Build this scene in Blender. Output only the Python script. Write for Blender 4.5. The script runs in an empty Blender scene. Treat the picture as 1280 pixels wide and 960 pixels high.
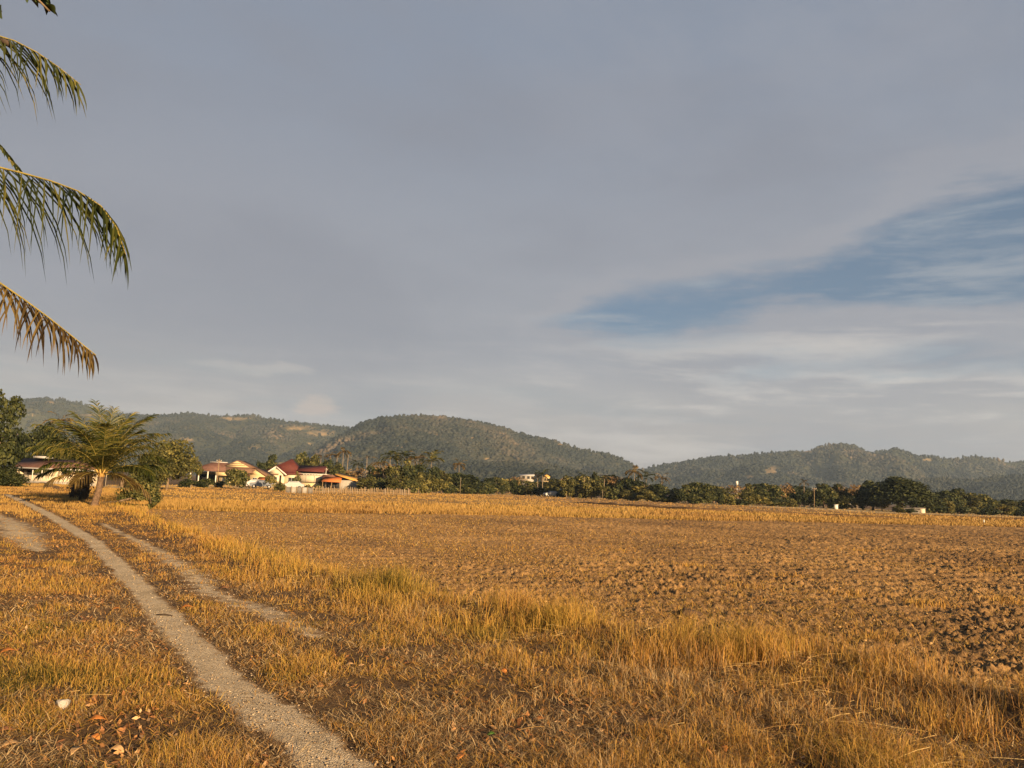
import bpy, math, random
import numpy as np
from mathutils import Matrix, Vector

R = math.radians
sc = bpy.context.scene
col = sc.collection
random.seed(5)
rng = np.random.default_rng(11)

# ------------------------------------------------------------------ camera
EYE = 1.65
ROLL, PITCH, FPX = R(2.4), math.atan(128.9 / 960), 960.0
cp, sp, cr, sr = math.cos(PITCH), math.sin(PITCH), math.cos(ROLL), math.sin(ROLL)
FWD = np.array([0, cp, sp]); R0 = np.array([1.0, 0, 0]); U0 = np.array([0, -sp, cp])
RGT = R0 * cr + U0 * sr; UPV = U0 * cr - R0 * sr
CAM = np.array([0, 0, EYE])
cam_d = bpy.data.cameras.new('camera'); cam = bpy.data.objects.new('camera', cam_d); col.objects.link(cam)
cam_d.sensor_width = 36; cam_d.lens = 36 * FPX / 1280; cam_d.clip_start = 0.05; cam_d.clip_end = 20000
cam.matrix_world = Matrix(((RGT[0], UPV[0], -FWD[0], 0), (RGT[1], UPV[1], -FWD[1], 0), (RGT[2], UPV[2], -FWD[2], EYE), (0, 0, 0, 1)))
sc.camera = cam

def ray(px, py):
    return FWD + RGT * ((px - 640) / FPX) + UPV * ((480 - py) / FPX)
def G(px, py, z=0.0):                      # the spot on level z seen there in the photo
    d = ray(px, py); return CAM + d * ((z - EYE) / d[2])
def P(px, py, D):                          # a point at depth D metres
    d = ray(px, py); return CAM + d * (D / d[1])
def AE(px, py):                            # compass angle and height angle, degrees
    d = ray(px, py); d = d / np.linalg.norm(d)
    return math.degrees(math.atan2(d[0], d[1])), math.degrees(math.asin(d[2]))

# ------------------------------------------------------------------ light
SUN_EL, SUN_AZ = R(13.5), R(36)            # sun low behind the camera, to its right
EXPOSURE = 1.6
HAZE = 0.80e-4
vs = sc.view_settings
vs.view_transform = 'Standard'; vs.look = 'None'; vs.exposure = EXPOSURE; vs.gamma = 1; vs.use_curve_mapping = False
sun_from = Vector((math.sin(SUN_AZ) * math.cos(SUN_EL), -math.cos(SUN_AZ) * math.cos(SUN_EL), math.sin(SUN_EL)))
sl = bpy.data.lights.new('sun', 'SUN'); sl.energy = 5.0; sl.angle = R(0.5); sl.color = (1.0, 0.705, 0.395)
so = bpy.data.objects.new('sun', sl); col.objects.link(so)
so.rotation_euler = sun_from.to_track_quat('Z', 'Y').to_euler()

world = bpy.data.worlds.new('World'); sc.world = world; world.use_nodes = True
WT = world.node_tree; WT.nodes.clear()

class X:                                   # arithmetic on shader sockets
    tree = None
    def __init__(s, k): s.k = k
    @staticmethod
    def m(op, *a, clamp=False):
        n = X.tree.nodes.new('ShaderNodeMath'); n.operation = op; n.use_clamp = clamp
        for i, v in enumerate(a):
            if isinstance(v, X): X.tree.links.new(v.k, n.inputs[i])
            else: n.inputs[i].default_value = v
        return X(n.outputs[0])
    def __add__(s, o): return X.m('ADD', s, o)
    __radd__ = __add__
    def __sub__(s, o): return X.m('SUBTRACT', s, o)
    def __rsub__(s, o): return X.m('SUBTRACT', o, s)
    def __mul__(s, o): return X.m('MULTIPLY', s, o)
    __rmul__ = __mul__
    def __truediv__(s, o): return X.m('DIVIDE', s, o)
def sstep(v, a, b):
    n = X.tree.nodes.new('ShaderNodeMapRange'); n.interpolation_type = 'SMOOTHSTEP'
    X.tree.links.new(v.k, n.inputs[0]); n.inputs[1].default_value = a; n.inputs[2].default_value = b
    return X(n.outputs[0])
def vec(x, y, z=0.0):
    n = X.tree.nodes.new('ShaderNodeCombineXYZ')
    for i, v in enumerate((x, y, z)):
        if isinstance(v, X): X.tree.links.new(v.k, n.inputs[i])
        else: n.inputs[i].default_value = v
    return n.outputs[0]
def noise(v, scale, detail=4, rough=0.5, dist=0.0):
    n = X.tree.nodes.new('ShaderNodeTexNoise'); n.inputs['Scale'].default_value = scale
    n.inputs['Detail'].default_value = detail; n.inputs['Roughness'].default_value = rough; n.inputs['Distortion'].default_value = dist
    if v is not None: X.tree.links.new(v, n.inputs['Vector'])
    return X(n.outputs[0])
def mixc(f, a, b):
    n = X.tree.nodes.new('ShaderNodeMix'); n.data_type = 'RGBA'; n.clamp_factor = True
    for key, v in ((0, f), (6, a), (7, b)):
        if isinstance(v, X): X.tree.links.new(v.k, n.inputs[key])
        elif isinstance(v, tuple): n.inputs[key].default_value = (*v, 1)
        else: n.inputs[key].default_value = v
    return X(n.outputs[2])

X.tree = WT
tc = WT.nodes.new('ShaderNodeTexCoord'); sx = WT.nodes.new('ShaderNodeSeparateXYZ'); WT.links.new(tc.outputs['Generated'], sx.inputs[0])
dx, dy, dz = (X(sx.outputs[i]) for i in range(3))
az = X.m('ARCTAN2', dx, dy) * 57.2958
el = X.m('ARCSINE', dz) * 57.2958
sky = WT.nodes.new('ShaderNodeTexSky'); sky.sky_type = 'NISHITA'; sky.sun_disc = False
sky.sun_elevation = SUN_EL; sky.sun_rotation = math.pi - SUN_AZ; sky.air_density = 1.0; sky.dust_density = 0.6; sky.ozone_density = 2.0
WSTR = 0.11
SKY_TINT = (0.30, 0.37, 0.42)
CK = 1.0 / (WSTR * 2 ** EXPOSURE)
def cc(r, g, b): return (r * CK, g * CK, b * CK)
# clouds: one high grey deck with a ragged clear gap low in the north-east, thin white streaks under it
w1 = noise(vec(az * 0.05, el * 0.13, 3.0), 1.0, 7, 0.6) - 0.5
w2 = noise(vec(az * 0.09, el * 0.22, 9.0), 1.0, 7, 0.62) - 0.5
azw = az + w2 * 11.0; elw = el + w1 * 6.0
def blob(px, py, ra, re, tilt=0.0, a=azw, e=elw):
    a0, e0 = AE(px, py); da = a - a0; de = (e - e0) - da * tilt
    return X.m('POWER', 2.71828, ((da * da) * (1 / ra ** 2) + (de * de) * (1 / re ** 2)) * -1.0)
gap = (blob(1250, 300, 6.5, 3.6) * 1.25 + blob(1110, 335, 6.0, 2.6, .02) * 1.0 + blob(1420, 290, 8, 4.5) * 1.1 + blob(920, 368, 9.5, 2.7, .05) * .86
       + blob(790, 405, 8.0, 1.8) * .74 + blob(1230, 455, 9.0, 1.7) * .60 + blob(930, 470, 10.0, 1.5) * .52 + blob(250, 445, 9.0, 1.2) * .42 + blob(1200, 200, 7, 2.0) * .22)
streak = noise(vec(az * 0.045 + el * 0.06, el * 0.40, 1.0), 1.0, 9, 0.62, 0.6)
fine = noise(vec(az * 0.15 + el * 0.1, el * 0.8, 5.0), 1.0, 9, 0.62)
soft = noise(vec(az * 0.07 + el * .04, el * 0.12, 12.0), 1.0, 7, 0.6)
gapm = sstep(gap + (streak - 0.5) * 1.35 + (fine - 0.5) * 0.95 + (soft - .5) * .6, 0.40, 1.02)
lowm = sstep(el, 12.0, 1.0); him = sstep(el, 12.0, 33.0)
deck = mixc(him, cc(.318, .338, .388), cc(.245, .284, .362))
deck = mixc(sstep(az, -4.0, -24.0) * sstep(el, 30.0, 12.0) * .6, deck, cc(.285, .296, .345))
deck = mixc(lowm, deck, cc(.425, .39, .368))
big = noise(vec(az * 0.035, el * 0.085, 2.0), 1.0, 5, 0.55)
deck = mixc(sstep(big, 0.38, 0.66) * 0.7, deck, cc(.25, .268, .322))
deck = mixc(sstep(soft, .42, .68) * .4 * sstep(az, -12.0, 16.0), deck, cc(.325, .345, .40))
# the lit rim of the cloud above the gap
deck = mixc(sstep(gap + (fine - .5) * .5, .12, .34) * sstep(el, 9.0, 13.0) * .4, deck, cc(.35, .355, .395))
# pale wisps, strongest below the gap and along the low left
wis = sstep(streak + (fine - 0.5) * 0.55, 0.44, 0.70)
rz = X.m('POWER', 2.71828, ((az - 24.0) * (az - 24.0) * (-1 / 19 ** 2)) + ((el - 8.6) * (el - 8.6) * (-1 / 4.2 ** 2)))
deck = mixc(wis * (rz * 1.0 + lowm * 0.4), deck, cc(.60, .565, .535))
deck = mixc(sstep(blob(400, 503, 2.6, .8) + (fine - .5) * 1.1, .35, .95) * .8, deck, cc(.62, .49, .41))
deck = mixc(sstep(blob(300, 375, 8.0, 1.0, -.12) + (streak - .5) * 1.0, .35, .9) * .45, deck, cc(.27, .29, .34))
deck = mixc(sstep(blob(330, 462, 5.0, .5) + (fine - .5) * 1.0, .35, .9) * .5, deck, cc(.50, .47, .45))
bl = noise(vec(az * 0.06, el * 0.5, 7.0), 1.0, 7, .58)
deck = mixc(sstep(bl, .46, .68) * lowm * sstep(el, 1.5, 6.0) * .7, deck, cc(.255, .30, .345))
sk = WT.nodes.new('ShaderNodeMix'); sk.data_type = 'RGBA'; sk.blend_type = 'MULTIPLY'; sk.inputs[0].default_value = 1
WT.links.new(sky.outputs[0], sk.inputs[6]); sk.inputs[7].default_value = (*SKY_TINT, 1)
clear = mixc(.75, X(sk.outputs[2]), cc(.105, .165, .248))     # thin veil over the clear sky
clear = mixc(wis * .55, clear, cc(.30, .34, .40))
clear = mixc(wis * .35, clear, cc(.40, .43, .46))
final = mixc(gapm * 0.93, deck, clear)
# out of view, the deck gives way to invented darker sky that cuts fill light
dim_unseen = sstep(el, 37.0, 52.0) + sstep(X.m('ABSOLUTE', az), 50.0, 80.0)
final = mixc(dim_unseen * .92, final, mixc(.35, X(sk.outputs[2]), cc(.045, .065, .11)))
bg = WT.nodes.new('ShaderNodeBackground'); bg.inputs[1].default_value = WSTR; WT.links.new(final.k, bg.inputs[0])
wo = WT.nodes.new('ShaderNodeOutputWorld'); WT.links.new(bg.outputs[0], wo.inputs[0])

# ------------------------------------------------------------------ helpers
def tag(o, label=None, cat=None, group=None, kind=None):
    if label: o['label'] = label
    if cat: o['category'] = cat
    if group: o['group'] = group
    if kind: o['kind'] = kind
    return o
def empty(name, loc, rz=0.0, s=None):
    o = bpy.data.objects.new(name, None); col.objects.link(o); o.location = loc; o.rotation_euler = (0, 0, rz); o.empty_display_size = .2
    if s is not None: o.scale = s if hasattr(s, '__len__') else (s, s, s)
    return o
def mesh(name, V, F, mat=None, attrs=None, smooth=False):
    V = np.asarray(V, np.float32).reshape(-1, 3)
    Fs = [np.asarray(f, np.int32) for f in (F if isinstance(F, list) else [F]) if len(f)]
    me = bpy.data.meshes.new(name)
    me.vertices.add(len(V)); me.vertices.foreach_set('co', V.ravel())
    nl = sum(f.size for f in Fs); npoly = sum(len(f) for f in Fs)
    me.loops.add(nl); me.polygons.add(npoly)
    me.loops.foreach_set('vertex_index', np.concatenate([f.ravel() for f in Fs]))
    tot = np.concatenate([np.full(len(f), f.shape[1], np.int32) for f in Fs])
    st = np.concatenate([[0], np.cumsum(tot)[:-1]]).astype(np.int32)
    me.polygons.foreach_set('loop_start', st)
    if smooth: me.polygons.foreach_set('use_smooth', np.ones(npoly, bool))
    for k, a in (attrs or {}).items():
        at = me.attributes.new(k, 'FLOAT', 'POINT'); at.data.foreach_set('value', np.asarray(a, np.float32))
    me.update(calc_edges=True)
    if mat: me.materials.append(mat)
    return me
def put(name, me, parent=None, loc=(0, 0, 0)):
    o = bpy.data.objects.new(name, me); col.objects.link(o); o.location = loc
    if parent: o.parent = parent
    return o
class MB:                                  # collects boxes, prisms, tubes into one mesh
    def __init__(s): s.v = []; s.q = []; s.t = []; s.n = 0
    def add(s, V, Q=(), T=()):
        V = np.asarray(V, float).reshape(-1, 3); s.v.append(V)
        if len(Q): s.q.append(np.asarray(Q) + s.n)
        if len(T): s.t.append(np.asarray(T) + s.n)
        s.n += len(V); return s
    def box(s, x0, x1, y0, y1, z0, z1):
        V = [(x, y, z) for z in (z0, z1) for y in (y0, y1) for x in (x0, x1)]
        return s.add(V, [(0, 2, 3, 1), (4, 5, 7, 6), (0, 1, 5, 4), (2, 6, 7, 3), (0, 4, 6, 2), (1, 3, 7, 5)])
    def frustum(s, a, b, z0, z1):          # a, b = (x0,x1,y0,y1) rectangles below and above
        V = [(x, y, z) for r, z in ((a, z0), (b, z1)) for y in r[2:] for x in r[:2]]
        return s.add(V, [(0, 2, 3, 1), (4, 5, 7, 6), (0, 1, 5, 4), (2, 6, 7, 3), (0, 4, 6, 2), (1, 3, 7, 5)])
    def gable(s, x0, x1, y0, y1, z0, z1, xr=None):     # ridge along y, triangle front
        xr = (x0 + x1) / 2 if xr is None else xr
        V = [(x0, y0, z0), (x1, y0, z0), (xr, y0, z1), (x0, y1, z0), (x1, y1, z0), (xr, y1, z1)]
        return s.add(V, [(0, 3, 4, 1), (1, 4, 5, 2), (0, 2, 5, 3)], [(0, 1, 2), (3, 5, 4)])
    def slab(s, pts, th):                  # a sloping quad of thickness th
        p = np.asarray(pts, float); n = np.cross(p[1] - p[0], p[3] - p[0]); n /= np.linalg.norm(n)
        if n[2] < 0: n = -n
        return s.add(np.vstack([p, p - n * th]), [(0, 1, 2, 3), (7, 6, 5, 4), (0, 4, 5, 1), (1, 5, 6, 2), (2, 6, 7, 3), (3, 7, 4, 0)])
    def tube(s, pts, rad, n=8):
        pts = np.asarray(pts, float); m = len(pts); rad = np.broadcast_to(rad, (m,))
        V = []
        for i in range(m):
            t = pts[min(i + 1, m - 1)] - pts[max(i - 1, 0)]; t = t / (np.linalg.norm(t) + 1e-9)
            a = np.cross(t, (0, 0, 1) if abs(t[2]) < .9 else (1, 0, 0)); a /= np.linalg.norm(a); b = np.cross(t, a)
            for k in range(n):
                th = 2 * math.pi * k / n; V.append(pts[i] + rad[i] * (a * math.cos(th) + b * math.sin(th)))
        Q = [(i * n + k, i * n + (k + 1) % n, (i + 1) * n + (k + 1) % n, (i + 1) * n + k) for i in range(m - 1) for k in range(n)]
        V.append(pts[0]); V.append(pts[-1])
        T = [(m * n, (k + 1) % n, k) for k in range(n)] + [(m * n + 1, (m - 1) * n + k, (m - 1) * n + (k + 1) % n) for k in range(n)]
        return s.add(V, Q, T)
    def mesh(s, name, mat, scale=1.0, smooth=False):
        F = []
        if s.q: F.append(np.vstack(s.q))
        if s.t: F.append(np.vstack(s.t))
        return mesh(name, np.vstack(s.v) * scale, F, mat, smooth=smooth)
    def build(s, name, mat, parent=None, scale=1.0, smooth=False):
        return put(name, s.mesh(name, mat, scale, smooth), parent)

def _h(ix, iy, seed):
    n = (ix.astype(np.int64) * 374761393 + iy.astype(np.int64) * 668265263 + seed * 1274126177) & 0x7fffffff
    n = ((n ^ (n >> 13)) * 1274126177) & 0x7fffffff
    n = ((n ^ (n >> 16)) * 668265263) & 0x7fffffff
    return (n ^ (n >> 15)) / 0x7fffffff
def vnoise(x, y, seed=0):
    x = np.asarray(x, float); y = np.asarray(y, float)
    ix = np.floor(x); iy = np.floor(y); fx = x - ix; fy = y - iy
    fx = fx * fx * fx * (fx * (fx * 6 - 15) + 10); fy = fy * fy * fy * (fy * (fy * 6 - 15) + 10)
    ix = ix.astype(np.int64); iy = iy.astype(np.int64)
    a = _h(ix, iy, seed); b = _h(ix + 1, iy, seed); c = _h(ix, iy + 1, seed); d = _h(ix + 1, iy + 1, seed)
    return a + (b - a) * fx + (c - a) * fy + (a - b - c + d) * fx * fy
def fbm(x, y, seed=0, oct=4, gain=.5):
    s = 0; a = 1; t = 0
    for i in range(oct):
        s = s + a * vnoise(x * 2 ** i + 17.3 * i, y * 2 ** i - 9.1 * i, seed + i); t += a; a *= gain
    return s / t
def worley(x, y, seed=0):
    ix = np.floor(x).astype(np.int64); iy = np.floor(y).astype(np.int64)
    best = np.full(x.shape, 9.0); val = np.zeros(x.shape)
    for i in (-1, 0, 1):
        for j in (-1, 0, 1):
            cx = ix + i; cy = iy + j
            px = cx + _h(cx, cy, seed); py = cy + _h(cx, cy, seed + 7)
            d = (px - x) ** 2 + (py - y) ** 2
            k = d < best; best = np.where(k, d, best); val = np.where(k, _h(cx, cy, seed + 13), val)
    return np.sqrt(best), val
def smooth01(v, a, b):
    t = np.clip((v - a) / (b - a), 0, 1); return t * t * (3 - 2 * t)

# ------------------------------------------------------------------ materials
def new_mat(name):
    m = bpy.data.materials.new(name); m.use_nodes = True; m.node_tree.nodes.clear(); X.tree = m.node_tree
    return m
def finish(m, color, rough=.9, bump=None, bstr=.3, bdist=.02, spec=.2, metal=0.0):
    t = m.node_tree; b = t.nodes.new('ShaderNodeBsdfPrincipled'); o = t.nodes.new('ShaderNodeOutputMaterial')
    if isinstance(color, X): t.links.new(color.k, b.inputs['Base Color'])
    else: b.inputs['Base Color'].default_value = (*color, 1)
    b.inputs['Roughness'].default_value = rough; b.inputs['Specular IOR Level'].default_value = spec; b.inputs['Metallic'].default_value = metal
    if bump is not None:
        n = t.nodes.new('ShaderNodeBump'); n.inputs['Strength'].default_value = bstr; n.inputs['Distance'].default_value = bdist
        t.links.new(bump.k, n.inputs['Height']); t.links.new(n.outputs[0], b.inputs['Normal'])
    t.links.new(b.outputs[0], o.inputs[0]); return m
def pos():
    return X.tree.nodes.new('ShaderNodeNewGeometry').outputs['Position']
def objco():
    return X.tree.nodes.new('ShaderNodeTexCoord').outputs['Object']
def attr(k):
    n = X.tree.nodes.new('ShaderNodeAttribute'); n.attribute_name = k; return X(n.outputs['Fac'])
def orand():
    return X(X.tree.nodes.new('ShaderNodeObjectInfo').outputs['Random'])
def ramp(f, stops):
    n = X.tree.nodes.new('ShaderNodeValToRGB'); X.tree.links.new(f.k, n.inputs[0]); e = n.color_ramp.elements
    while len(e) < len(stops): e.new(0.5)
    for q, (p, c) in zip(e, stops): q.position = p; q.color = (*c, 1)
    return X(n.outputs[0])
def plain(name, c, rough=.8, var=.25, scale=3.0, spec=.2, metal=0.0, bstr=.15):
    m = new_mat(name); p = objco()
    n1 = noise(p, scale, 6, .6); n2 = noise(p, scale * 9, 4, .6)
    k = sstep(n1 * .6 + n2 * .4, .3, .7)
    lo = tuple(v * (1 - var) for v in c); hi = tuple(min(1, v * (1 + var * .6)) for v in c)
    return finish(m, mixc(k, lo, hi), rough, n2, bstr, .01, spec, metal)
def leafy(name, stops, trans=.25, key='rnd', objvar=0.0, rough=.6):
    m = new_mat(name); f = attr(key)
    if objvar: f = f + (orand() - .5) * objvar
    c = ramp(f, stops); t = m.node_tree
    b = t.nodes.new('ShaderNodeBsdfPrincipled'); b.inputs['Roughness'].default_value = rough; b.inputs['Specular IOR Level'].default_value = .15
    tr = t.nodes.new('ShaderNodeBsdfTranslucent'); mx = t.nodes.new('ShaderNodeMixShader'); mx.inputs[0].default_value = trans
    t.links.new(c.k, b.inputs['Base Color']); t.links.new(c.k, tr.inputs[0])
    t.links.new(b.outputs[0], mx.inputs[1]); t.links.new(tr.outputs[0], mx.inputs[2])
    o = t.nodes.new('ShaderNodeOutputMaterial'); t.links.new(mx.outputs[0], o.inputs[0]); return m

M = {}
m = new_mat('dry_soil'); p = pos()
a = noise(p, .9, 8, .65); b = noise(p, 14, 6, .7); c = noise(p, 70, 3, .6)
k = a * .4 + b * .35 + c * .25
M['ground'] = finish(m, ramp(k, [(.33, (.03, .017, .009)), (.46, (.075, .043, .019)), (.59, (.15, .088, .036)), (.75, (.28, .175, .074))]), .95, b * .6 + c * .4, .8, .05)
m = new_mat('ploughed_soil'); p = pos()
a = noise(p, .12, 5, .6); b = noise(p, 6, 6, .7); c = noise(p, 30, 4, .7)
sfac = a * .35 + b * .35 + c * .3
M['field'] = finish(m, ramp(sfac, [(.34, (.045, .026, .012)), (.455, (.17, .098, .040)), (.56, (.35, .205, .078)), (.70, (.52, .335, .135))]), .95, b * .5 + c * .5, .9, .06)
m = new_mat('stubble_ground'); p = pos()
a = noise(p, .06, 6, .6); b = noise(p, 1.5, 6, .7)
M['stubble_ground'] = finish(m, ramp(a * .5 + b * .5, [(.32, (.13, .075, .026)), (.5, (.25, .15, .046)), (.68, (.37, .225, .07))]), .95, b, .9, .1)
m = new_mat('far_brown'); p = pos()
a = noise(p, .08, 6, .6); b = noise(p, 1.2, 6, .7)
M['far_brown'] = finish(m, ramp(a * .5 + b * .5, [(.32, (.12, .07, .03)), (.5, (.23, .135, .05)), (.68, (.34, .2, .075))]), .95, b, .9, .1)
m = new_mat('pale_verge'); p = pos()
a = noise(p, .15, 6, .6); b = noise(p, 1.2, 6, .7)
M['pale_verge'] = finish(m, ramp(a * .5 + b * .5, [(.35, (.24, .17, .075)), (.55, (.40, .29, .14)), (.7, (.5, .38, .2))]), .95, b, .6, .1)
m = new_mat('gravel'); p = pos(); ed = attr('edge')
a = noise(p, 1.6, 7, .65); b = noise(p, 45, 5, .7)
v = X.tree.nodes.new('ShaderNodeTexVoronoi'); v.inputs['Scale'].default_value = 75; X.tree.links.new(p, v.inputs['Vector'])
vd = X(v.outputs['Distance']); vcol = X.tree.nodes.new('ShaderNodeSeparateColor'); X.tree.links.new(v.outputs['Color'], vcol.inputs[0])
k = a * .45 + b * .3 + X(vcol.outputs[0]) * .25
en = noise(p, 5, 7, .72); em = sstep(ed + (en - .5) * 1.9 + (b - .5) * .7, .42, .85)
soilc = ramp(a * .5 + b * .5, [(.35, (.07, .04, .018)), (.5, (.16, .092, .038)), (.66, (.27, .17, .075))])
M['gravel'] = finish(m, mixc(em, ramp(k, [(.28, (.20, .145, .082)), (.45, (.40, .31, .195)), (.6, (.51, .41, .275)), (.78, (.64, .53, .38))]), soilc), .95, vd * -1.0 + b, .8, .02)
M['stubble'] = leafy('stubble_stalks', [(0, (.10, .068, .02)), (.35, (.23, .145, .036)), (.6, (.32, .195, .055)), (.8, (.23, .128, .04)), (1, (.12, .065, .024))], .2)
M['grass'] = leafy('dry_grass', [(0, (.04, .042, .012)), (.18, (.13, .10, .02)), (.34, (.32, .21, .040)), (.54, (.43, .25, .058)), (.68, (.31, .145, .036)), (.80, (.36, .25, .125)), (.90, (.10, .052, .022)), (1, (.40, .29, .15))], .3)
M['straw'] = leafy('straw', [(0, (.30, .18, .06)), (.5, (.50, .34, .13)), (1, (.62, .46, .22))], .15)
M['leaf'] = leafy('tree_leaves', [(0, (.010, .015, .006)), (.35, (.032, .040, .013)), (.65, (.085, .085, .026)), (1, (.21, .175, .055))], .2, objvar=.35)
M['leaf_olive'] = leafy('olive_leaves', [(0, (.018, .021, .007)), (.35, (.055, .055, .016)), (.65, (.13, .115, .032)), (1, (.28, .22, .065))], .22, objvar=.3)
M['leaf_dark'] = leafy('dark_leaves', [(0, (.009, .013, .006)), (.5, (.030, .037, .012)), (1, (.09, .09, .027))], .15, objvar=.2)
M['leaf_dry'] = leafy('dry_leaves', [(0, (.10, .055, .025)), (.5, (.20, .125, .05)), (1, (.30, .2, .08))], .2, objvar=.2)
M['hill_leaf'] = leafy('hill_leaves', [(0, (.007, .010, .008)), (.35, (.015, .019, .014)), (.62, (.030, .031, .022)), (.82, (.052, .045, .031)), (1, (.10, .076, .05))], .1)
M['palm'] = leafy('palm_leaflets', [(0, (.012, .018, .005)), (.4, (.032, .040, .010)), (.7, (.075, .078, .018)), (1, (.20, .16, .04))], .3, rough=.4)
M['palm_dry'] = leafy('dry_palm_leaflets', [(0, (.025, .016, .008)), (.4, (.075, .05, .018)), (.75, (.17, .115, .036)), (1, (.30, .2, .07))], .25)
M['rachis'] = plain('palm_rib', (.22, .17, .04), .5, .3, 6)
M['bark'] = plain('bark', (.15, .105, .065), .95, .5, 5, bstr=.8)
M['young_palm_bark'] = plain('young_palm_bark', (.125, .08, .05), .95, .6, 9, bstr=.9)
M['palm_bark'] = plain('palm_bark', (.20, .125, .07), .95, .5, 9, bstr=.9)
M['pale_bark'] = plain('pale_bark', (.22, .165, .11), .9, .35, 5, bstr=.5)
M['dark_bark'] = plain('dark_bark', (.055, .038, .026), .95, .4, 7, bstr=.8)
M['cream'] = plain('cream_plaster', (.50, .41, .29), .85, .12, .8)
M['white'] = plain('white_paint', (.55, .51, .44), .7, .12, .8)
M['yellow'] = plain('yellow_plaster', (.46, .35, .19), .85, .12, .8)
M['red_roof'] = plain('red_roof_tiles', (.075, .018, .014), .75, .3, 1.5)
M['brown_roof'] = plain('brown_roof_tiles', (.14, .08, .05), .85, .35, 1.2)
M['rust_roof'] = plain('rusty_zinc', (.115, .058, .042), .7, .4, 1.2)
M['orange_roof'] = plain('orange_awning', (.40, .125, .035), .65, .2, 1.2)
M['ochre_roof'] = plain('ochre_sheet', (.44, .235, .06), .65, .2, 1.2)
M['zinc'] = plain('zinc', (.36, .34, .32), .5, .2, 2, .4)
M['dark'] = plain('dark_opening', (.018, .016, .014), .6, .3, 2)
M['glass'] = plain('dark_glass', (.03, .035, .04), .12, .1, 2, .5)
M['wood'] = plain('weathered_wood', (.21, .145, .08), .9, .35, 4)
M['concrete'] = plain('concrete', (.27, .245, .21), .9, .25, 1.5)
M['car_white'] = plain('white_car_paint', (.36, .345, .33), .3, .05, 1, .5)
M['car_grey'] = plain('grey_car_paint', (.12, .13, .15), .3, .1, 1, .5)
M['tyre'] = plain('tyre_rubber', (.02, .02, .02), .85, .2, 3)
M['stone'] = plain('pale_stone', (.30, .275, .24), .85, .25, 9, bstr=.5)
M['clod'] = plain('dark_clod', (.07, .042, .024), .95, .5, 8, bstr=.9)
M['leaf_orange'] = plain('orange_dead_leaf', (.46, .17, .04), .7, .4, 14)
M['leaf_brown'] = plain('brown_dead_leaf', (.24, .11, .05), .75, .4, 14)
M['leaf_tan'] = plain('tan_dead_leaf', (.48, .30, .14), .75, .3, 14)
M['leaf_green'] = plain('green_leaf', (.09, .19, .03), .5, .3, 14)
M['old_wall'] = plain('stained_wall', (.13, .115, .10), .9, .35, 2)
M['steel'] = plain('galvanised_post', (.5, .47, .42), .6, .2, 3, .4)
#@@STRUCTURE

# ------------------------------------------------------------------ lie of the land
TRK = np.array([G(x, y)[:2] for x, y in ((560, 1120), (470, 1010), (395, 937), (292, 862), (257, 825), (204, 769), (153, 712), (114, 675), (64, 645), (37, 631), (8, 618))])
TRKW = np.array([.44, .44, .45, .43, .38, .36, .36, .38, .45, .42, .42])
TRK2 = np.array([G(x, y)[:2] for x, y in ((400, 800), (326, 765), (262, 739), (210, 697), (169, 675), (128, 655))])
TRK3 = np.array([G(x, y)[:2] for x, y in ((48, 690), (30, 672), (10, 655), (-14, 640))])
p0 = TRK[2]; tdir = TRK[8] - p0; tdir /= np.linalg.norm(tdir); ndir = np.array([-tdir[1], tdir[0]]) * -1.0
if ndir[0] < 0: ndir = -ndir
def uv(x, y):
    ax = x - p0[0]; ay = y - p0[1]
    return ax * ndir[0] + ay * ndir[1], ax * tdir[0] + ay * tdir[1]
_e = []
for px, py in ((1420, 950), (1280, 902), (1100, 868), (900, 834), (750, 806), (560, 768), (430, 737), (350, 715), (260, 684), (195, 657), (165, 644)):
    g = G(px, py, -.22); u, v = uv(g[0], g[1]); _e.append((v, u))
_e.sort(); EV = np.array([a for a, b in _e]); EU = np.array([b for a, b in _e])
def ue(v): return np.interp(v, EV, EU)
L2 = np.array([G(x, y, -.45)[:2] for x, y in ((-60, 625), (60, 630), (150, 634), (200, 637), (300, 640), (430, 641.5), (640, 645), (880, 651), (1080, 655), (1280, 659.5), (1700, 671))])
def l2(x): return np.interp(x, L2[:, 0], L2[:, 1])
ZF = -.45
def gz(x, y, rough=True):
    x = np.asarray(x, float); y = np.asarray(y, float)
    u, v = uv(x, y); e = ue(v)
    w = smooth01(u - e, -.15, .75)
    z = ZF * w + .09 * np.exp(-((u - e + .55) / .5) ** 2)
    if rough:
        q = (1 - w) * (1 - np.exp(-(u / .7) ** 2))
        z = z + q * (.05 * (fbm(x * 1.3, y * 1.3, 3, 3) - .5) + .05 * (fbm(x * .35, y * .35, 5, 2) - .5))
    return z
def GZ(px, py, rough=True):
    z = 0.0
    for _ in range(12):
        g = G(px, py, z); z = z * .5 + .5 * float(gz(g[0], g[1], rough))
    g = G(px, py, z); return np.array([g[0], g[1], float(gz(g[0], g[1], rough))])

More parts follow.
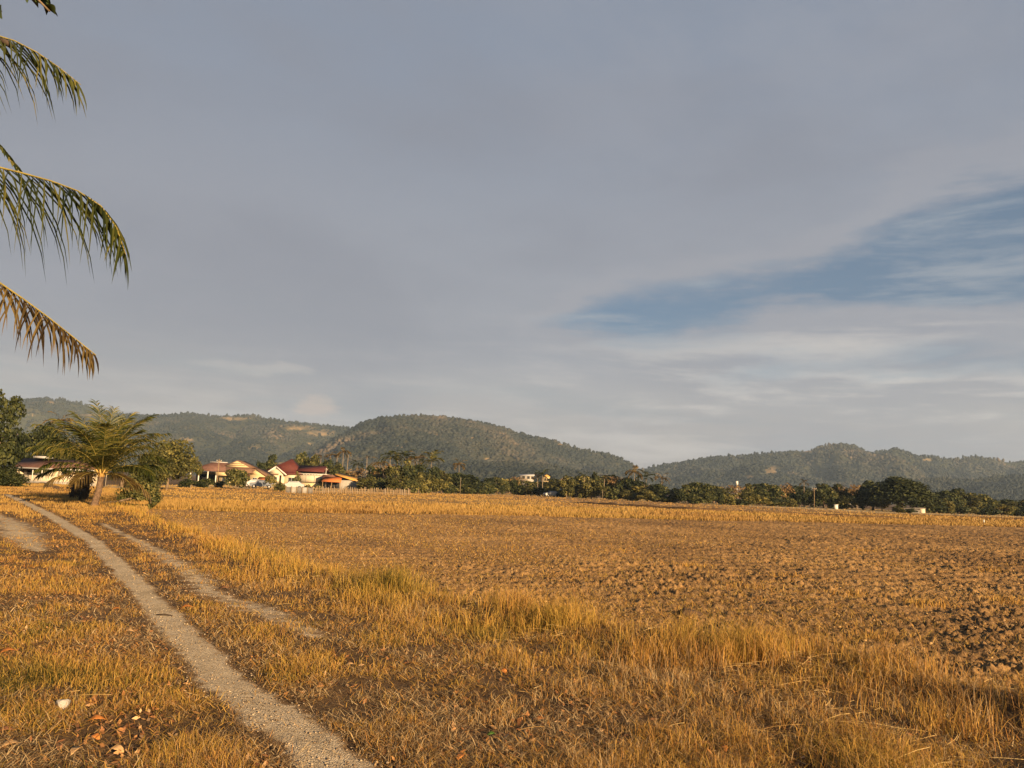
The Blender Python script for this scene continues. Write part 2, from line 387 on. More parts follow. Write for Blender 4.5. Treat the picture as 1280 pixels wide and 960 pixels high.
rr = np.geomspace(.8, 3350, 370)
th = np.concatenate([np.linspace(-48, 48, 560), np.linspace(48, 312, 90)[1:-1]])
A_, B_ = np.meshgrid(np.radians(th), rr)
gx = B_ * np.sin(A_); gy = B_ * np.cos(A_)
gzv = gz(gx, gy); gu, gv = uv(gx, gy)
gzv = gzv - .13 * smooth01(gu - ue(gv), .35, 1.0)
nr, nt = gx.shape
V = np.column_stack([gx.ravel(), gy.ravel(), gzv.ravel()]); V = np.vstack([V, [0, 0, float(gz(0., 0.))]])
i, j = np.meshgrid(np.arange(nr - 1), np.arange(nt), indexing='ij'); j2 = (j + 1) % nt
F = np.stack([i * nt + j, i * nt + j2, (i + 1) * nt + j2, (i + 1) * nt + j], -1).reshape(-1, 4)[:, ::-1]
k = np.arange(nt); T = np.column_stack([np.full(nt, nr * nt), (k + 1) % nt, k])
tag(put('ground', mesh('ground', V, [F, T], M['ground'], smooth=True)), kind='structure')

# gravel wheel tracks, ragged sheets a little above the bank
def resample(pl, n):
    d = np.concatenate([[0], np.cumsum(np.linalg.norm(np.diff(pl, axis=0), axis=1))]); s = np.linspace(0, d[-1], n)
    for _ in range(1):
        out = np.column_stack([np.interp(s, d, pl[:, k]) for k in range(pl.shape[1])])
    ker = np.ones(9) / 9
    for k in range(pl.shape[1]):
        q = np.pad(out[:, k], 4, mode='reflect', reflect_type='odd'); out[:, k] = np.convolve(q, ker, 'valid')
    return out
def wheel_track(name, pl, w, n, rag, seed, soft=.0):
    w = np.asarray(w) * 1.18
    c = resample(np.column_stack([pl, w]), n); p = c[:, :2]; t = np.gradient(p, axis=0); t /= np.linalg.norm(t, axis=1)[:, None]
    nn = np.column_stack([t[:, 1], -t[:, 0]]); s = np.concatenate([[0], np.cumsum(np.linalg.norm(np.diff(p, axis=0), axis=1))])
    hl = c[:, 2] / 2 * (1 + rag * (fbm(s * 1.1, s * 0, seed, 6, .8) - .5) * 2); hr = c[:, 2] / 2 * (1 + rag * (fbm(s * 1.6, s * 0 + 50, seed, 6, .8) - .5) * 2)
    m_ = 13; f = np.linspace(-1, 1, m_)
    off = np.where(f[None] < 0, f[None] * hl[:, None], f[None] * hr[:, None])
    x = p[:, 0, None] + nn[:, 0, None] * off; y = p[:, 1, None] + nn[:, 1, None] * off
    z = gz(x, y) + .010 - .006 * np.abs(f[None]) ** 3 + .012 * (fbm(x * 4, y * 4, seed, 3) - .5)
    V = np.column_stack([x.ravel(), y.ravel(), z.ravel()]); i, j = np.meshgrid(np.arange(n - 1), np.arange(m_ - 1), indexing='ij')
    F = np.stack([i * m_ + j, (i + 1) * m_ + j, (i + 1) * m_ + j + 1, i * m_ + j + 1], -1).reshape(-1, 4)[:, ::-1]
    tag(put(name, mesh(name, V, F, M['gravel'], {'edge': np.broadcast_to(np.abs(f) ** 1.6 * (1 - soft) + soft, x.shape).ravel()}, smooth=True)), kind='structure')
wheel_track('gravel_path', TRK, TRKW, 900, .55, 21)
wheel_track('gravel_path', TRK2, np.array([.22, .5, .5, .42, .35, .2]), 400, 1.0, 33, .50)
wheel_track('gravel_path', TRK3, np.array([.3, 1.1, 1.1, .4]), 200, .6, 47, .42)
def track_dist(x, y):
    best = np.full(np.shape(x), 99.0)
    for pl, w in ((TRK, TRKW), (TRK2, np.array([.22, .5, .5, .42, .35, .2])), (TRK3, np.array([.3, 1.1, 1.1, .4]))):
        for a, b, wa in zip(pl[:-1], pl[1:], w):
            d = b - a; t = np.clip(((x - a[0]) * d[0] + (y - a[1]) * d[1]) / (d @ d), 0, 1)
            best = np.minimum(best, np.hypot(x - a[0] - t * d[0], y - a[1] - t * d[1]) - wa / 2)
    return best

# the ploughed field: a fine sheet of clods
r = np.geomspace(5.2, 108, 840); a = np.radians(np.linspace(-41, 44, 860))
A_, B_ = np.meshgrid(a, r); x = B_ * np.sin(A_); y = B_ * np.cos(A_); u, v = uv(x, y); e = ue(v)
patch = fbm(x * .16 + 3, y * .16, 8, 4); patch2 = fbm(x * .5, y * .5, 9, 3)
rough_amt = np.clip(.72 + .7 * (patch - .45) + .8 * (patch2 - .5) + .030 * (x - 2), .42, 1.5)
d1, v1 = worley(x / .155, y / .155, 1); d2, v2 = worley(x / .085 + 5, y / .085, 2); d3, v3 = worley(x / .45 + 2, y / .45, 3)
cl = np.clip(.62 - d1, 0, 1) * (.1 + 1.1 * v1 ** 1.5) * .14 + np.clip(.6 - d2, 0, 1) * (.1 + v2) * .10 + np.clip(.55 - d3, 0, 1) * v3 ** 5 * .13 + .05 * (fbm(x * 14, y * 14, 16, 3, .6) - .5)
un = fbm(x * .25, y * .25, 4, 3) - .5 + .30 * (np.sin((-.46 * x + .89 * y) * 7.2 + 2.5 * fbm(x * .2, y * .2, 14, 2)) * (.3 + fbm(x * .3, y * .3, 15, 3)))
z = ZF - .02 + rough_amt * cl + .10 * un + .03 * (fbm(x * 5, y * 5, 6, 3) - .5)
bank = gz(x, y, False) - .05
zz = np.where(u - e < .75, np.maximum(bank, np.where(u - e < .3, bank, z - .15 * (1 - smooth01(u - e, .3, .75)))), z)
ok = (u > e + .05) & (y < l2(x) + .8)
nr, nt = x.shape; idx = np.arange(nr * nt).reshape(nr, nt)
okf = ok[:-1, :-1] & ok[1:, :-1] & ok[:-1, 1:] & ok[1:, 1:]
F = np.stack([idx[:-1, :-1], idx[1:, :-1], idx[1:, 1:], idx[:-1, 1:]], -1)[okf][:, ::-1]
used = np.zeros(nr * nt, bool); used[F.ravel()] = True; rem = np.cumsum(used) - 1
V = np.column_stack([x.ravel(), y.ravel(), zz.ravel()])[used]
tag(put('ploughed_field', mesh('ploughed_field', V, rem[F], M['field'], smooth=False)), kind='structure')
def fz(x, y): return ZF + .10 * (fbm(x * .25, y * .25, 4, 3) - .5)

# level sheets further out: stubble field, brown field, pale verge
def px_strip(name, lo, hi, mat, z, rows=6, n=300, bump=.0):
    lo = np.array(lo, float); hi = np.array(hi, float); xs = np.linspace(lo[0, 0], lo[-1, 0], n)
    yl = np.interp(xs, lo[:, 0], lo[:, 1]); yh = np.interp(xs, hi[:, 0], hi[:, 1])
    V = []
    for q in range(rows):
        f = q / (rows - 1)
        for xx, a_, b_ in zip(xs, yl, yh):
            A = G(xx, a_, z); B = G(xx, b_, z); c_ = A + (B - A) * f; V.append(c_)
    V = np.array(V)
    if bump: V[:, 2] += bump * (fbm(V[:, 0] * .2, V[:, 1] * .2, 71, 3) - .5)
    i, j = np.meshgrid(np.arange(rows - 1), np.arange(n - 1), indexing='ij')
    F = np.stack([i * n + j, i * n + j + 1, (i + 1) * n + j + 1, (i + 1) * n + j], -1).reshape(-1, 4)
    return tag(put(name, mesh(name, V, F, mat)), kind='structure')
LINE2 = [(120, 632.5), (150, 634), (200, 637), (300, 640), (430, 641.5), (640, 645), (880, 651), (1080, 655), (1280, 659.5), (1700, 671)]
LINED = [(120, 614), (240, 613), (440, 616.5), (540, 619), (640, 623), (720, 629), (860, 637), (1000, 643), (1100, 648), (1280, 656.5), (1700, 668)]
LINEV = [(120, 611), (240, 609), (440, 614.5), (540, 617.5), (640, 619), (760, 625), (880, 630.5), (1000, 636), (1100, 641), (1280, 648.5), (1700, 662)]
LINET = [(120, 606.5), (240, 606), (440, 611.5), (540, 615.5), (640, 617), (760, 622.5), (880, 627.5), (1000, 632), (1100, 636.5), (1280, 644.5), (1700, 660)]
px_strip('stubble_field', LINE2, LINED, M['stubble_ground'], ZF + .012)
px_strip('brown_field', LINED, LINEV, M['far_brown'], ZF + .008)
px_strip('pale_road_verge', LINEV, LINET, M['pale_verge'], ZF + .004)

# ------------------------------------------------------------------ hills
def project(V):
    d = np.asarray(V) - CAM; w = d @ FWD
    return 640 + FPX * (d @ RGT) / w, 480 - FPX * (d @ UPV) / w
CLEAR = [(232, 549, 13, 4), (318, 560, 9, 3), (292, 523, 26, 4), (400, 541, 26, 6), (372, 535, 30, 4), (310, 502, 8, 3), (388, 555, 9, 3), (545, 545, 12, 3), (592, 547, 9, 2.5), (660, 541, 20, 4),
         (612, 574, 10, 4), (500, 560, 8, 4), (965, 588, 16, 7), (1010, 564, 11, 3), (935, 596, 8, 4), (62, 503, 9, 3), (40, 519, 10, 2), (120, 519, 30, 2.5), (1160, 575, 14, 2.5), (1150, 600, 8, 2),
         (345, 580, 25, 4), (440, 560, 10, 3), (700, 556, 8, 3)]
m = new_mat('forest_floor'); p = pos()
a = noise(p, .006, 6, .6); b = noise(p, .05, 5, .7); cl = attr('clearing')
base = ramp(a * .5 + b * .5, [(.35, (.014, .018, .009)), (.5, (.028, .030, .014)), (.66, (.05, .041, .02))])
soil = ramp(b, [(.35, (.085, .068, .03)), (.62, (.22, .15, .075))])
M['hill'] = finish(m, mixc(sstep(cl + (b - .5) * .9, .45, .95), base, soil), .95, b, .5, 3)
ico_v = []; ph = (1 + 5 ** .5) / 2
for s1 in (-1, 1):
    for s2 in (-1, 1): ico_v += [(0, s1, s2 * ph), (s1, s2 * ph, 0), (s2 * ph, 0, s1)]
ico_v = np.array(ico_v, float); ico_v /= np.linalg.norm(ico_v[0])
ico_f = [(a, b, c) for a in range(12) for b in range(a + 1, 12) for c in range(b + 1, 12)
         if all(np.linalg.norm(ico_v[p] - ico_v[q]) < 1.1 for p, q in ((a, b), (b, c), (a, c)))]
ico_f = np.array([f if np.dot(np.cross(ico_v[f[1]] - ico_v[f[0]], ico_v[f[2]] - ico_v[f[0]]), ico_v[f[0]]) > 0 else (f[0], f[2], f[1]) for f in ico_f])
def hill(ridge, dist, W, seed, ntree, spur, tone, size=(3.0, 6.5), clear=True):
    g = np.random.default_rng(seed)
    rd = np.array(ridge, float); ds = np.array(dist, float); n = 520; xs = np.linspace(rd[0, 0], rd[-1, 0], n)
    ys = np.interp(xs, rd[:, 0], rd[:, 1]) + 3.0; D = np.interp(xs, ds[:, 0], ds[:, 1])
    pr = np.array([P(a_, b_, c_) for a_, b_, c_ in zip(xs, ys, D)]); rad = np.hypot(pr[:, 0], pr[:, 1]); ang = np.arctan2(pr[:, 0], pr[:, 1]); H = np.maximum(pr[:, 2], 2)
    def surf(f, t):
        A = np.interp(f, np.arange(n), ang); Rr = np.interp(f, np.arange(n), rad) - W * (1 - t); h0 = np.interp(f, np.arange(n), H)
        x_ = Rr * np.sin(A); y_ = Rr * np.cos(A)
        tt = np.clip(t, 0, 1); prof = .45 * tt + .55 * (tt * tt * (3 - 2 * tt))
        wx = x_ + 130 * (fbm(x_ / 300, y_ / 300, seed + 40, 2) - .5); wy = y_ + 130 * (fbm(x_ / 300 + 9, y_ / 300, seed + 41, 2) - .5)
        rid = np.abs(2 * fbm(wx / spur, wy / (spur * 1.9), seed, 4) - 1)
        rid = np.clip(rid * 2.2, 0, 1)
        cut = (1 - rid) * .58 * np.sin(np.pi * np.clip(tt, 0, 1)) ** .7
        z_ = h0 * prof * (1 - cut) + 5 * (fbm(x_ / 40, y_ / 40, seed + 3, 3) - .5) * (tt < .995)
        back = np.clip(t - 1, 0, 1); z_ = z_ * (1 - back * 1.6)
        return x_, y_, z_ - 3 * (1 - tt) ** 2
    ts = np.concatenate([np.linspace(0, 1, 90), [1.08, 1.25, 1.5]])
    f_, t_ = np.meshgrid(np.arange(n), ts)
    x_, y_, z_ = surf(f_.ravel().astype(float), t_.ravel()); V = np.column_stack([x_, y_, z_])
    def clr(V):
        qx, qy = project(V); c = np.zeros(len(V))
        if clear:
            for cx, cy, rx, ry in CLEAR: c = np.maximum(c, np.exp(-(((qx - cx) / rx) ** 2 + ((qy - cy) / ry) ** 2)))
        return c
    nr = len(ts); i, j = np.meshgrid(np.arange(nr - 1), np.arange(n - 1), indexing='ij')
    F = np.stack([i * n + j, i * n + j + 1, (i + 1) * n + j + 1, (i + 1) * n + j], -1).reshape(-1, 4)
    tag(put('forested_hill', mesh('forested_hill', V, F, M['hill'], {'clearing': clr(V)}, True)), kind='structure')
    # the forest on it
    N = int(ntree * 1.6); f = g.uniform(0, n - 1, N); t = g.uniform(.03, 1.03, N) ** .9
    nc = int(ntree * .03); f = np.concatenate([f, g.uniform(0, n - 1, nc)]); t = np.concatenate([t, np.full(nc, 1.0)])
    x_, y_, z_ = surf(f, t); C = np.column_stack([x_, y_, z_]); c = clr(C)
    dens = fbm(x_ / 90, y_ / 90, seed + 8, 3)
    keep = (c + (g.random(len(C)) - .5) * .7 < .62) & (dens + (g.random(len(C)) - .5) * .5 > .30); C = C[keep]; t = t[keep]; N = len(C)
    s = g.uniform(*size, N) * .84 * (.75 + .6 * g.random(N) ** 3); sz = s * g.uniform(.7, 1.15, N)
    s = np.where(t > .985, s * .8, s); sz = np.where(t > .985, sz * 1.25, sz)
    jit = 1 + g.uniform(-.34, .34, (N, 12)); V = ico_v[None] * jit[..., None]
    V = V * np.stack([s, s, sz], -1)[:, None, :] + (C + np.column_stack([np.zeros(N), np.zeros(N), sz * .45]))[:, None, :]
    F = (ico_f[None] + (np.arange(N) * 12)[:, None, None]).reshape(-1, 3)
    tone_n = fbm(C[:, 0] / 170, C[:, 1] / 170, seed + 5, 4) + .5 * (fbm(C[:, 0] / 45, C[:, 1] / 45, seed + 6, 2) - .5)
    rnd = np.clip(tone + 1.15 * (tone_n - .5) + g.uniform(-.12, .12, N), 0, 1)
    tag(put('hill_forest', mesh('hill_forest', V.reshape(-1, 3), F, M['hill_leaf'], {'rnd': np.repeat(rnd, 12)})), kind='stuff')
hill([(-260, 505), (-120, 500), (-40, 508), (0, 503), (20, 499), (40, 497), (60, 495), (68, 499), (75, 496), (100, 502), (120, 508), (145, 514), (170, 517), (200, 518), (225, 515), (240, 515), (270, 518), (300, 517), (310, 516), (330, 520), (360, 525), (400, 529), (440, 533), (480, 545), (540, 570), (600, 600)],
     [(-260, 2700), (200, 2600), (600, 2500)], 1150, 101, 21000, 330, .38)
hill([(330, 603), (380, 572), (410, 552), (440, 535), (452, 528), (465, 524), (480, 521), (500, 519), (530, 519), (560, 521), (590, 525), (620, 531), (650, 541), (680, 547), (700, 551), (720, 558), (740, 562), (760, 566), (775, 571), (790, 579), (810, 592), (850, 612)],
     [(330, 1700), (560, 2000), (850, 2150)], 800, 202, 21000, 260, .45)
hill([(690, 612), (740, 600), (780, 591), (810, 584), (830, 579), (850, 576), (870, 573), (900, 569), (930, 567), (960, 564), (985, 562), (1000, 562), (1015, 560), (1022, 557), (1035, 554), (1050, 552), (1065, 555), (1075, 558), (1090, 564), (1100, 563), (1110, 560), (1120, 559), (1130, 561), (1145, 567), (1160, 568), (1170, 568), (1185, 572), (1195, 572), (1210, 569), (1225, 569), (1240, 572), (1260, 575), (1290, 574), (1350, 582), (1450, 575), (1600, 590)],
     [(690, 2500), (1050, 2500), (1600, 2800)], 1000, 303, 22000, 300, .40)
hill([(470, 606), (520, 590), (560, 579), (600, 577.5), (640, 578), (690, 580), (715, 585), (750, 593), (790, 602), (830, 614)], [(470, 1250), (830, 1350)], 420, 404, 7000, 170, .22, (2.4, 4.6), False)
hill([(1090, 622), (1120, 606), (1150, 598), (1180, 595), (1215, 598), (1240, 594), (1290, 592), (1350, 588), (1480, 600)], [(1090, 1650), (1480, 1750)], 480, 505, 7500, 200, .2, (2.6, 5.0), False)
#@@OBJECTS

# ------------------------------------------------------------------ grass, straw, stones on the bank
def blades(x, y, z, h, w, lean, rnd, g, bend=.35):
    N = len(x); a = g.uniform(0, 2 * np.pi, N); wa = a + np.pi / 2 + g.uniform(-.6, .6, N)
    la = g.uniform(0, 2 * np.pi, N); tl = np.sin(lean); tz = np.cos(lean)
    d = np.column_stack([np.cos(la) * tl, np.sin(la) * tl, tz])
    W = np.column_stack([np.cos(wa), np.sin(wa), np.zeros(N)]) * (w / 2)[:, None]
    b = np.column_stack([x, y, z]); mid = b + d * (h * .55)[:, None]
    tip = b + d * h[:, None] + np.column_stack([np.cos(la), np.sin(la), -np.ones(N) * .5]) * (h * bend * g.uniform(0, 1, N))[:, None]
    V = np.stack([b - W, b + W, mid + W * .75, mid - W * .75, tip], 1).reshape(-1, 3)
    o = np.arange(N)[:, None] * 5
    return V, [o + np.array([[0, 1, 2, 3]]), o + np.array([[3, 2, 4]])], np.repeat(rnd, 5)
def stuff(name, V, F, mat, rnd, label=None):
    o = put(name, mesh(name, V, F, mat, {'rnd': rnd})); return tag(o, label, None, None, 'stuff')
def polar(g, n, r0, r1, a0=-40, a1=41):
    r = r0 * (r1 / r0) ** g.random(n); a = np.radians(g.uniform(a0, a1, n)); return r * np.sin(a), r * np.cos(a), r

# short dry grass over the whole bank
g = np.random.default_rng(31)
x, y, r = polar(g, 680000, 2.6, 70); u, v = uv(x, y); e = ue(v)
cl = fbm(x * 1.7, y * 1.7, 51, 4, .6); cl2 = fbm(x * .5, y * .5, 52, 3); td = track_dist(x, y)
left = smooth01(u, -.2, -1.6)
dens = np.clip((cl - .41) * 4.2 + 1.0 * (cl2 - .5) + .12, .04, 1)
side = smooth01(u, .45, .7) + smooth01(u, -.35, -.6)          # grass has half taken back the two side tracks
dens = dens * np.maximum(smooth01(td, -.10, .20) ** 1.3, side * (.22 + .6 * smooth01(fbm(x * 2.2, y * 2.2, 57, 3), .45, .62)))
keep = (u < e + .1) & (g.random(len(x)) < dens) & (y > .5)
x, y, r, u, v, e, cl, cl2, left, td = (q[keep] for q in (x, y, r, u, v, e, cl, cl2, left, td))
N = len(x); h = (.03 + .085 * g.random(N) ** 1.8 + .22 * np.clip(cl - .46, 0, 1)) * (.7 + .7 * cl2) * (.55 + .45 * smooth01(td, 0, .5))
h = h * (1 + .5 * smooth01(u, 1.5, 2.6))
w = .0036 * np.maximum(1, r / 5) ** .75 * g.uniform(.7, 1.4, N)
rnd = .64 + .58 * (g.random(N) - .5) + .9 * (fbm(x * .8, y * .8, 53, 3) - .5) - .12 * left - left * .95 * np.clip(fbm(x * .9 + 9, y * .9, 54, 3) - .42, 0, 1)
far_ = .75 * smooth01(r, 9, 24); rnd = rnd * (1 - far_) + (.56 + .25 * (g.random(N) - .5)) * far_
V, F, a = blades(x, y, gz(x, y) - .01, h, w, np.abs(g.normal(.45, .45, N)), np.clip(rnd, 0, 1), g, .7)
stuff('dry_grass', V, F, M['grass'], a)

# thatch: short dead blades lying between
g = np.random.default_rng(131)
x, y, r = polar(g, 700000, 2.6, 45); u, v = uv(x, y); e = ue(v); td = track_dist(x, y)
keep = (u < e + .2) & (g.random(len(x)) < np.clip(.16 + 3.0 * (fbm(x * 2.6, y * 2.6, 58, 4, .6) - .39), .12, 1) * np.maximum(smooth01(td, -.12, .12), .06)); x, y, r, u = x[keep], y[keep], r[keep], u[keep]; N = len(x)
rnd = .79 + .70 * (g.random(N) - .5) + .12 * smooth01(u, 0, -2.5) * smooth01(r, 9, 4) + .6 * (fbm(x * .9, y * .9, 59, 3) - .5)  # blades get darker at the near left, shade put into their colour
far_ = .75 * smooth01(r, 9, 24); rnd = rnd * (1 - far_) + (.58 + .3 * (g.random(N) - .5)) * far_
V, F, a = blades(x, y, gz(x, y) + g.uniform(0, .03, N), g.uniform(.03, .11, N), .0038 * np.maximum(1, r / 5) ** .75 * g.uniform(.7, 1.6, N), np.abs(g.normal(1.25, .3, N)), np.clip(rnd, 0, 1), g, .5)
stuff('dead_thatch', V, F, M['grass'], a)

# tall golden grass along the edge of the bank
g = np.random.default_rng(32)
N0 = 1000000
x, y, r = polar(g, N0, 3.6, 62); u, v = uv(x, y); e = ue(v)
wid = np.interp(v, [-3, 3, 8, 16, 40], [2.0, 1.75, 1.25, .75, .8])
q = (e - u) / wid
cl = fbm(x * 1.3, y * 1.3, 61, 4, .6); big = fbm(x * .45, y * .45, 62, 3)
near = smooth01(v, 3.2, .3)          # nearer than the middle the belt is broken by flattened straw
dens = np.clip((cl - .36) * 3.2, 0, 1) * smooth01(q, -.14, .12) * (1 - smooth01(q, .72, 1.2)) * (1 - near * .8 * smooth01(big, .44, .6) * smooth01(q, .1, .5))
dens = dens * np.clip((fbm(x * 4.5, y * 4.5, 65, 3, .6) - .36) * 4, .10, 1)
keep = g.random(N0) < dens
x, y, r, u, v, e, q, cl, big, near = (k[keep] for k in (x, y, r, u, v, e, q, cl, big, near)); N = len(x)
h = (.10 + .34 * g.random(N) ** .9) * (.45 + 1.1 * cl) * (1 - .35 * np.clip(q, 0, 1)) * np.interp(v, [-2, 2, 10, 30], [.92, 1.05, .95, .8])
w = .0040 * np.maximum(1, r / 6) ** .75 * g.uniform(.7, 1.4, N)
rnd = .47 + .40 * (g.random(N) - .5) + .55 * (fbm(x * .6, y * .6, 63, 3) - .5) + .22 * near * smooth01(big, .35, .6) - .07 * (1 - near)
V, F, a = blades(x, y, gz(x, y) - .02, h, w, np.abs(g.normal(.16, .24, N)), np.clip(rnd, 0, 1), g, .5)
stuff('tall_grass', V, F, M['grass'], a)

# flattened straw lying on the near part of the bank
g = np.random.default_rng(33)
x, y, r = polar(g, 16000, 2.8, 22); u, v = uv(x, y); e = ue(v)
cl = fbm(x * .8, y * .8, 64, 3)
keep = (u < e) & (g.random(len(x)) < np.clip((cl - .42) * 3, .05, 1) * (.05 + .95 * smooth01(u, 1.7, 2.8))) & (track_dist(x, y) > .05)
x, y, r = x[keep], y[keep], r[keep]; N = len(x)
L = g.uniform(.06, .36, N); a = g.uniform(0, 2 * np.pi, N) * .8 + 2.2; ww = .0028 * np.maximum(1, r / 6) ** .6
P0 = np.column_stack([x, y, gz(x, y) + g.uniform(.0, .05, N)]); d = np.column_stack([np.cos(a), np.sin(a), g.normal(.0, .12, N)])
s_ = np.column_stack([-np.sin(a), np.cos(a), np.zeros(N)]); c_ = g.normal(0, .4, N)
pts = [P0 + d * (L * t)[:, None] + s_ * (c_ * L * t * t)[:, None] + np.array([0, 0, 1.0]) * (L * .04 * math.sin(math.pi * t)) [:, None] for t in (0, .35, .7, 1.0)]
sw = s_ * ww[:, None] / 2 + np.array([0, 0, 1.0]) * (ww * .4)[:, None]
V = np.stack([k for p_ in pts for k in (p_ - sw, p_ + sw)], 1).reshape(-1, 3); o = np.arange(N)[:, None] * 8
F = np.concatenate([o + np.array([[0, 1, 3, 2]]), o + np.array([[2, 3, 5, 4]]), o + np.array([[4, 5, 7, 6]])])
stuff('loose_straw', V, F, M['straw'], np.repeat(g.random(N), 8))

# crumbs of leaf on the near ground
g = np.random.default_rng(34)
x, y, r = polar(g, 80000, 2.6, 24); u, v = uv(x, y); e = ue(v); cl = fbm(x * 1.1, y * 1.1, 66, 3)
keep = (u < e - .3) & (g.random(len(x)) < np.clip((cl - .34) * 4, .05, 1) * np.where(u < -.3, 1, .35)) & (track_dist(x, y) > .04)
x, y = x[keep], y[keep]; N = len(x); s = g.uniform(.009, .034, N)
c = np.column_stack([x, y, gz(x, y) + g.uniform(.005, .03, N)]); A = g.normal(0, 1, (N, 3)); A[:, 2] *= .35; A /= np.linalg.norm(A, axis=1)[:, None]
Bv = np.cross(A, g.normal(0, .35, (N, 3)) + [0, 0, 1]); Bv /= np.linalg.norm(Bv, axis=1)[:, None]
V = np.stack([c - A * s[:, None], c + Bv * (s * .45)[:, None], c + A * s[:, None], c - Bv * (s * .45)[:, None]], 1).reshape(-1, 3)
M['litter'] = leafy('leaf_litter', [(0, (.10, .045, .02)), (.4, (.25, .11, .04)), (.75, (.40, .20, .07)), (1, (.5, .33, .17))], .1)
stuff('leaf_litter', V, np.arange(N)[:, None] * 4 + np.array([[0, 1, 2, 3]]), M['litter'], np.repeat(g.random(N), 4))

# small stones of the wheel tracks
g = np.random.default_rng(35)
x, y, r = polar(g, 130000, 2.6, 22, -40, 10); td = track_dist(x, y)
keep = (td < .10) & (g.random(len(x)) < .35 * np.clip(1 - td * 4, 0, 1)); x, y, r = x[keep], y[keep], r[keep]; N = len(x)
s = .0025 + .008 * g.random(N) ** 4; s = s * np.maximum(1, r / 7) ** .5
jit = 1 + g.uniform(-.3, .3, (N, 12)); V = ico_v[None] * jit[..., None] * s[:, None, None] * np.array([1, 1, .7]) + np.column_stack([x, y, gz(x, y) + .012])[:, None, :]
M['grit'] = leafy('track_grit', [(0, (.09, .06, .035)), (.5, (.26, .19, .12)), (1, (.35, .28, .19))], .0, rough=.9)
stuff('track_gravel', V.reshape(-1, 3), (ico_f[None] + (np.arange(N) * 12)[:, None, None]).reshape(-1, 3), M['grit'], np.repeat(g.random(N), 12))

# residue and clods on the ploughed field
g = np.random.default_rng(36)
x, y, r = polar(g, 520000, 6, 100, -40, 43); u, v = uv(x, y); e = ue(v)
cl = fbm(x * .35, y * .35, 67, 4, .6); lf = smooth01(x, 9, -6)
keep = (u > e + .35) & (y < l2(x)) & (g.random(len(x)) < np.clip((cl - .38 + .16 * lf) * 4.5, .22, 1)); x, y, r, cl = x[keep], y[keep], r[keep], cl[keep]; N = len(x)
h = g.uniform(.04, .15, N) * (.7 + .8 * (g.random(N) < .1)); w = .006 * np.maximum(1, r / 8) ** .85 * g.uniform(.6, 1.4, N)
V, F, a = blades(x, y, fz(x, y) + .015, h, w, np.abs(g.normal(1.05, .35, N)), np.clip(.66 + .75 * (g.random(N) - .5), 0, 1), g, .3)
stuff('field_straw', V, F, M['grass'], a)
g = np.random.default_rng(37)
x, y, r = polar(g, 70000, 6, 60, -40, 43); u, v = uv(x, y); e = ue(v)
cl = fbm(x * .22 + 3, y * .22, 68, 4, .6) + .012 * x
keep = (u > e + .4) & (y < l2(x) - .3) & (g.random(len(x)) < np.clip((cl - .40) * 2.6, .05, 1)); x, y, r = x[keep], y[keep], r[keep]; N = len(x)
s = .008 + .026 * g.random(N) ** 3; s = s * np.maximum(1, r / 12) ** .3
V = ico_v[None] * (1 + g.uniform(-.58, .45, (N, 12)))[..., None] * (s[:, None] * np.column_stack([g.uniform(.7, 1.3, N), g.uniform(.7, 1.3, N), g.uniform(.5, .8, N)]))[:, None, :]
V = V + np.column_stack([x, y, fz(x, y) + .02])[:, None, :]
M['clods'] = leafy('field_clods', [(0, (.03, .018, .009)), (.5, (.13, .078, .034)), (1, (.40, .25, .105))], .0, rough=.95)
stuff('field_clods', V.reshape(-1, 3), (ico_f[None] + (np.arange(N) * 12)[:, None, None]).reshape(-1, 3), M['clods'], np.repeat(g.random(N), 12))
# a few tufts left standing in the field
g = np.random.default_rng(38)
tx = []; 
for px, py, n_ in ((700, 722, 26), (860, 710, 60), (1160, 760, 70), (1255, 755, 60), (1230, 715, 40), (985, 722, 30), (930, 735, 40), (1075, 690, 40), (780, 690, 20), (1180, 690, 25), (640, 685, 20), (1100, 800, 60), (1060, 745, 40)):
    c = G(px, py, ZF); tx.append(np.column_stack([g.normal(c[0], .16 + c[1] * .008, n_ * 2), g.normal(c[1], .2, n_ * 2)]))
tx = np.vstack(tx); N = len(tx); r = np.hypot(tx[:, 0], tx[:, 1])
V, F, a = blades(tx[:, 0], tx[:, 1], fz(tx[:, 0], tx[:, 1]), g.uniform(.10, .26, N), .006 * np.maximum(1, r / 6) ** .8, np.abs(g.normal(.4, .3, N)), np.clip(.55 + .3 * (g.random(N) - .5), 0, 1), g, .5)
stuff('field_tufts', V, F, M['grass'], a)

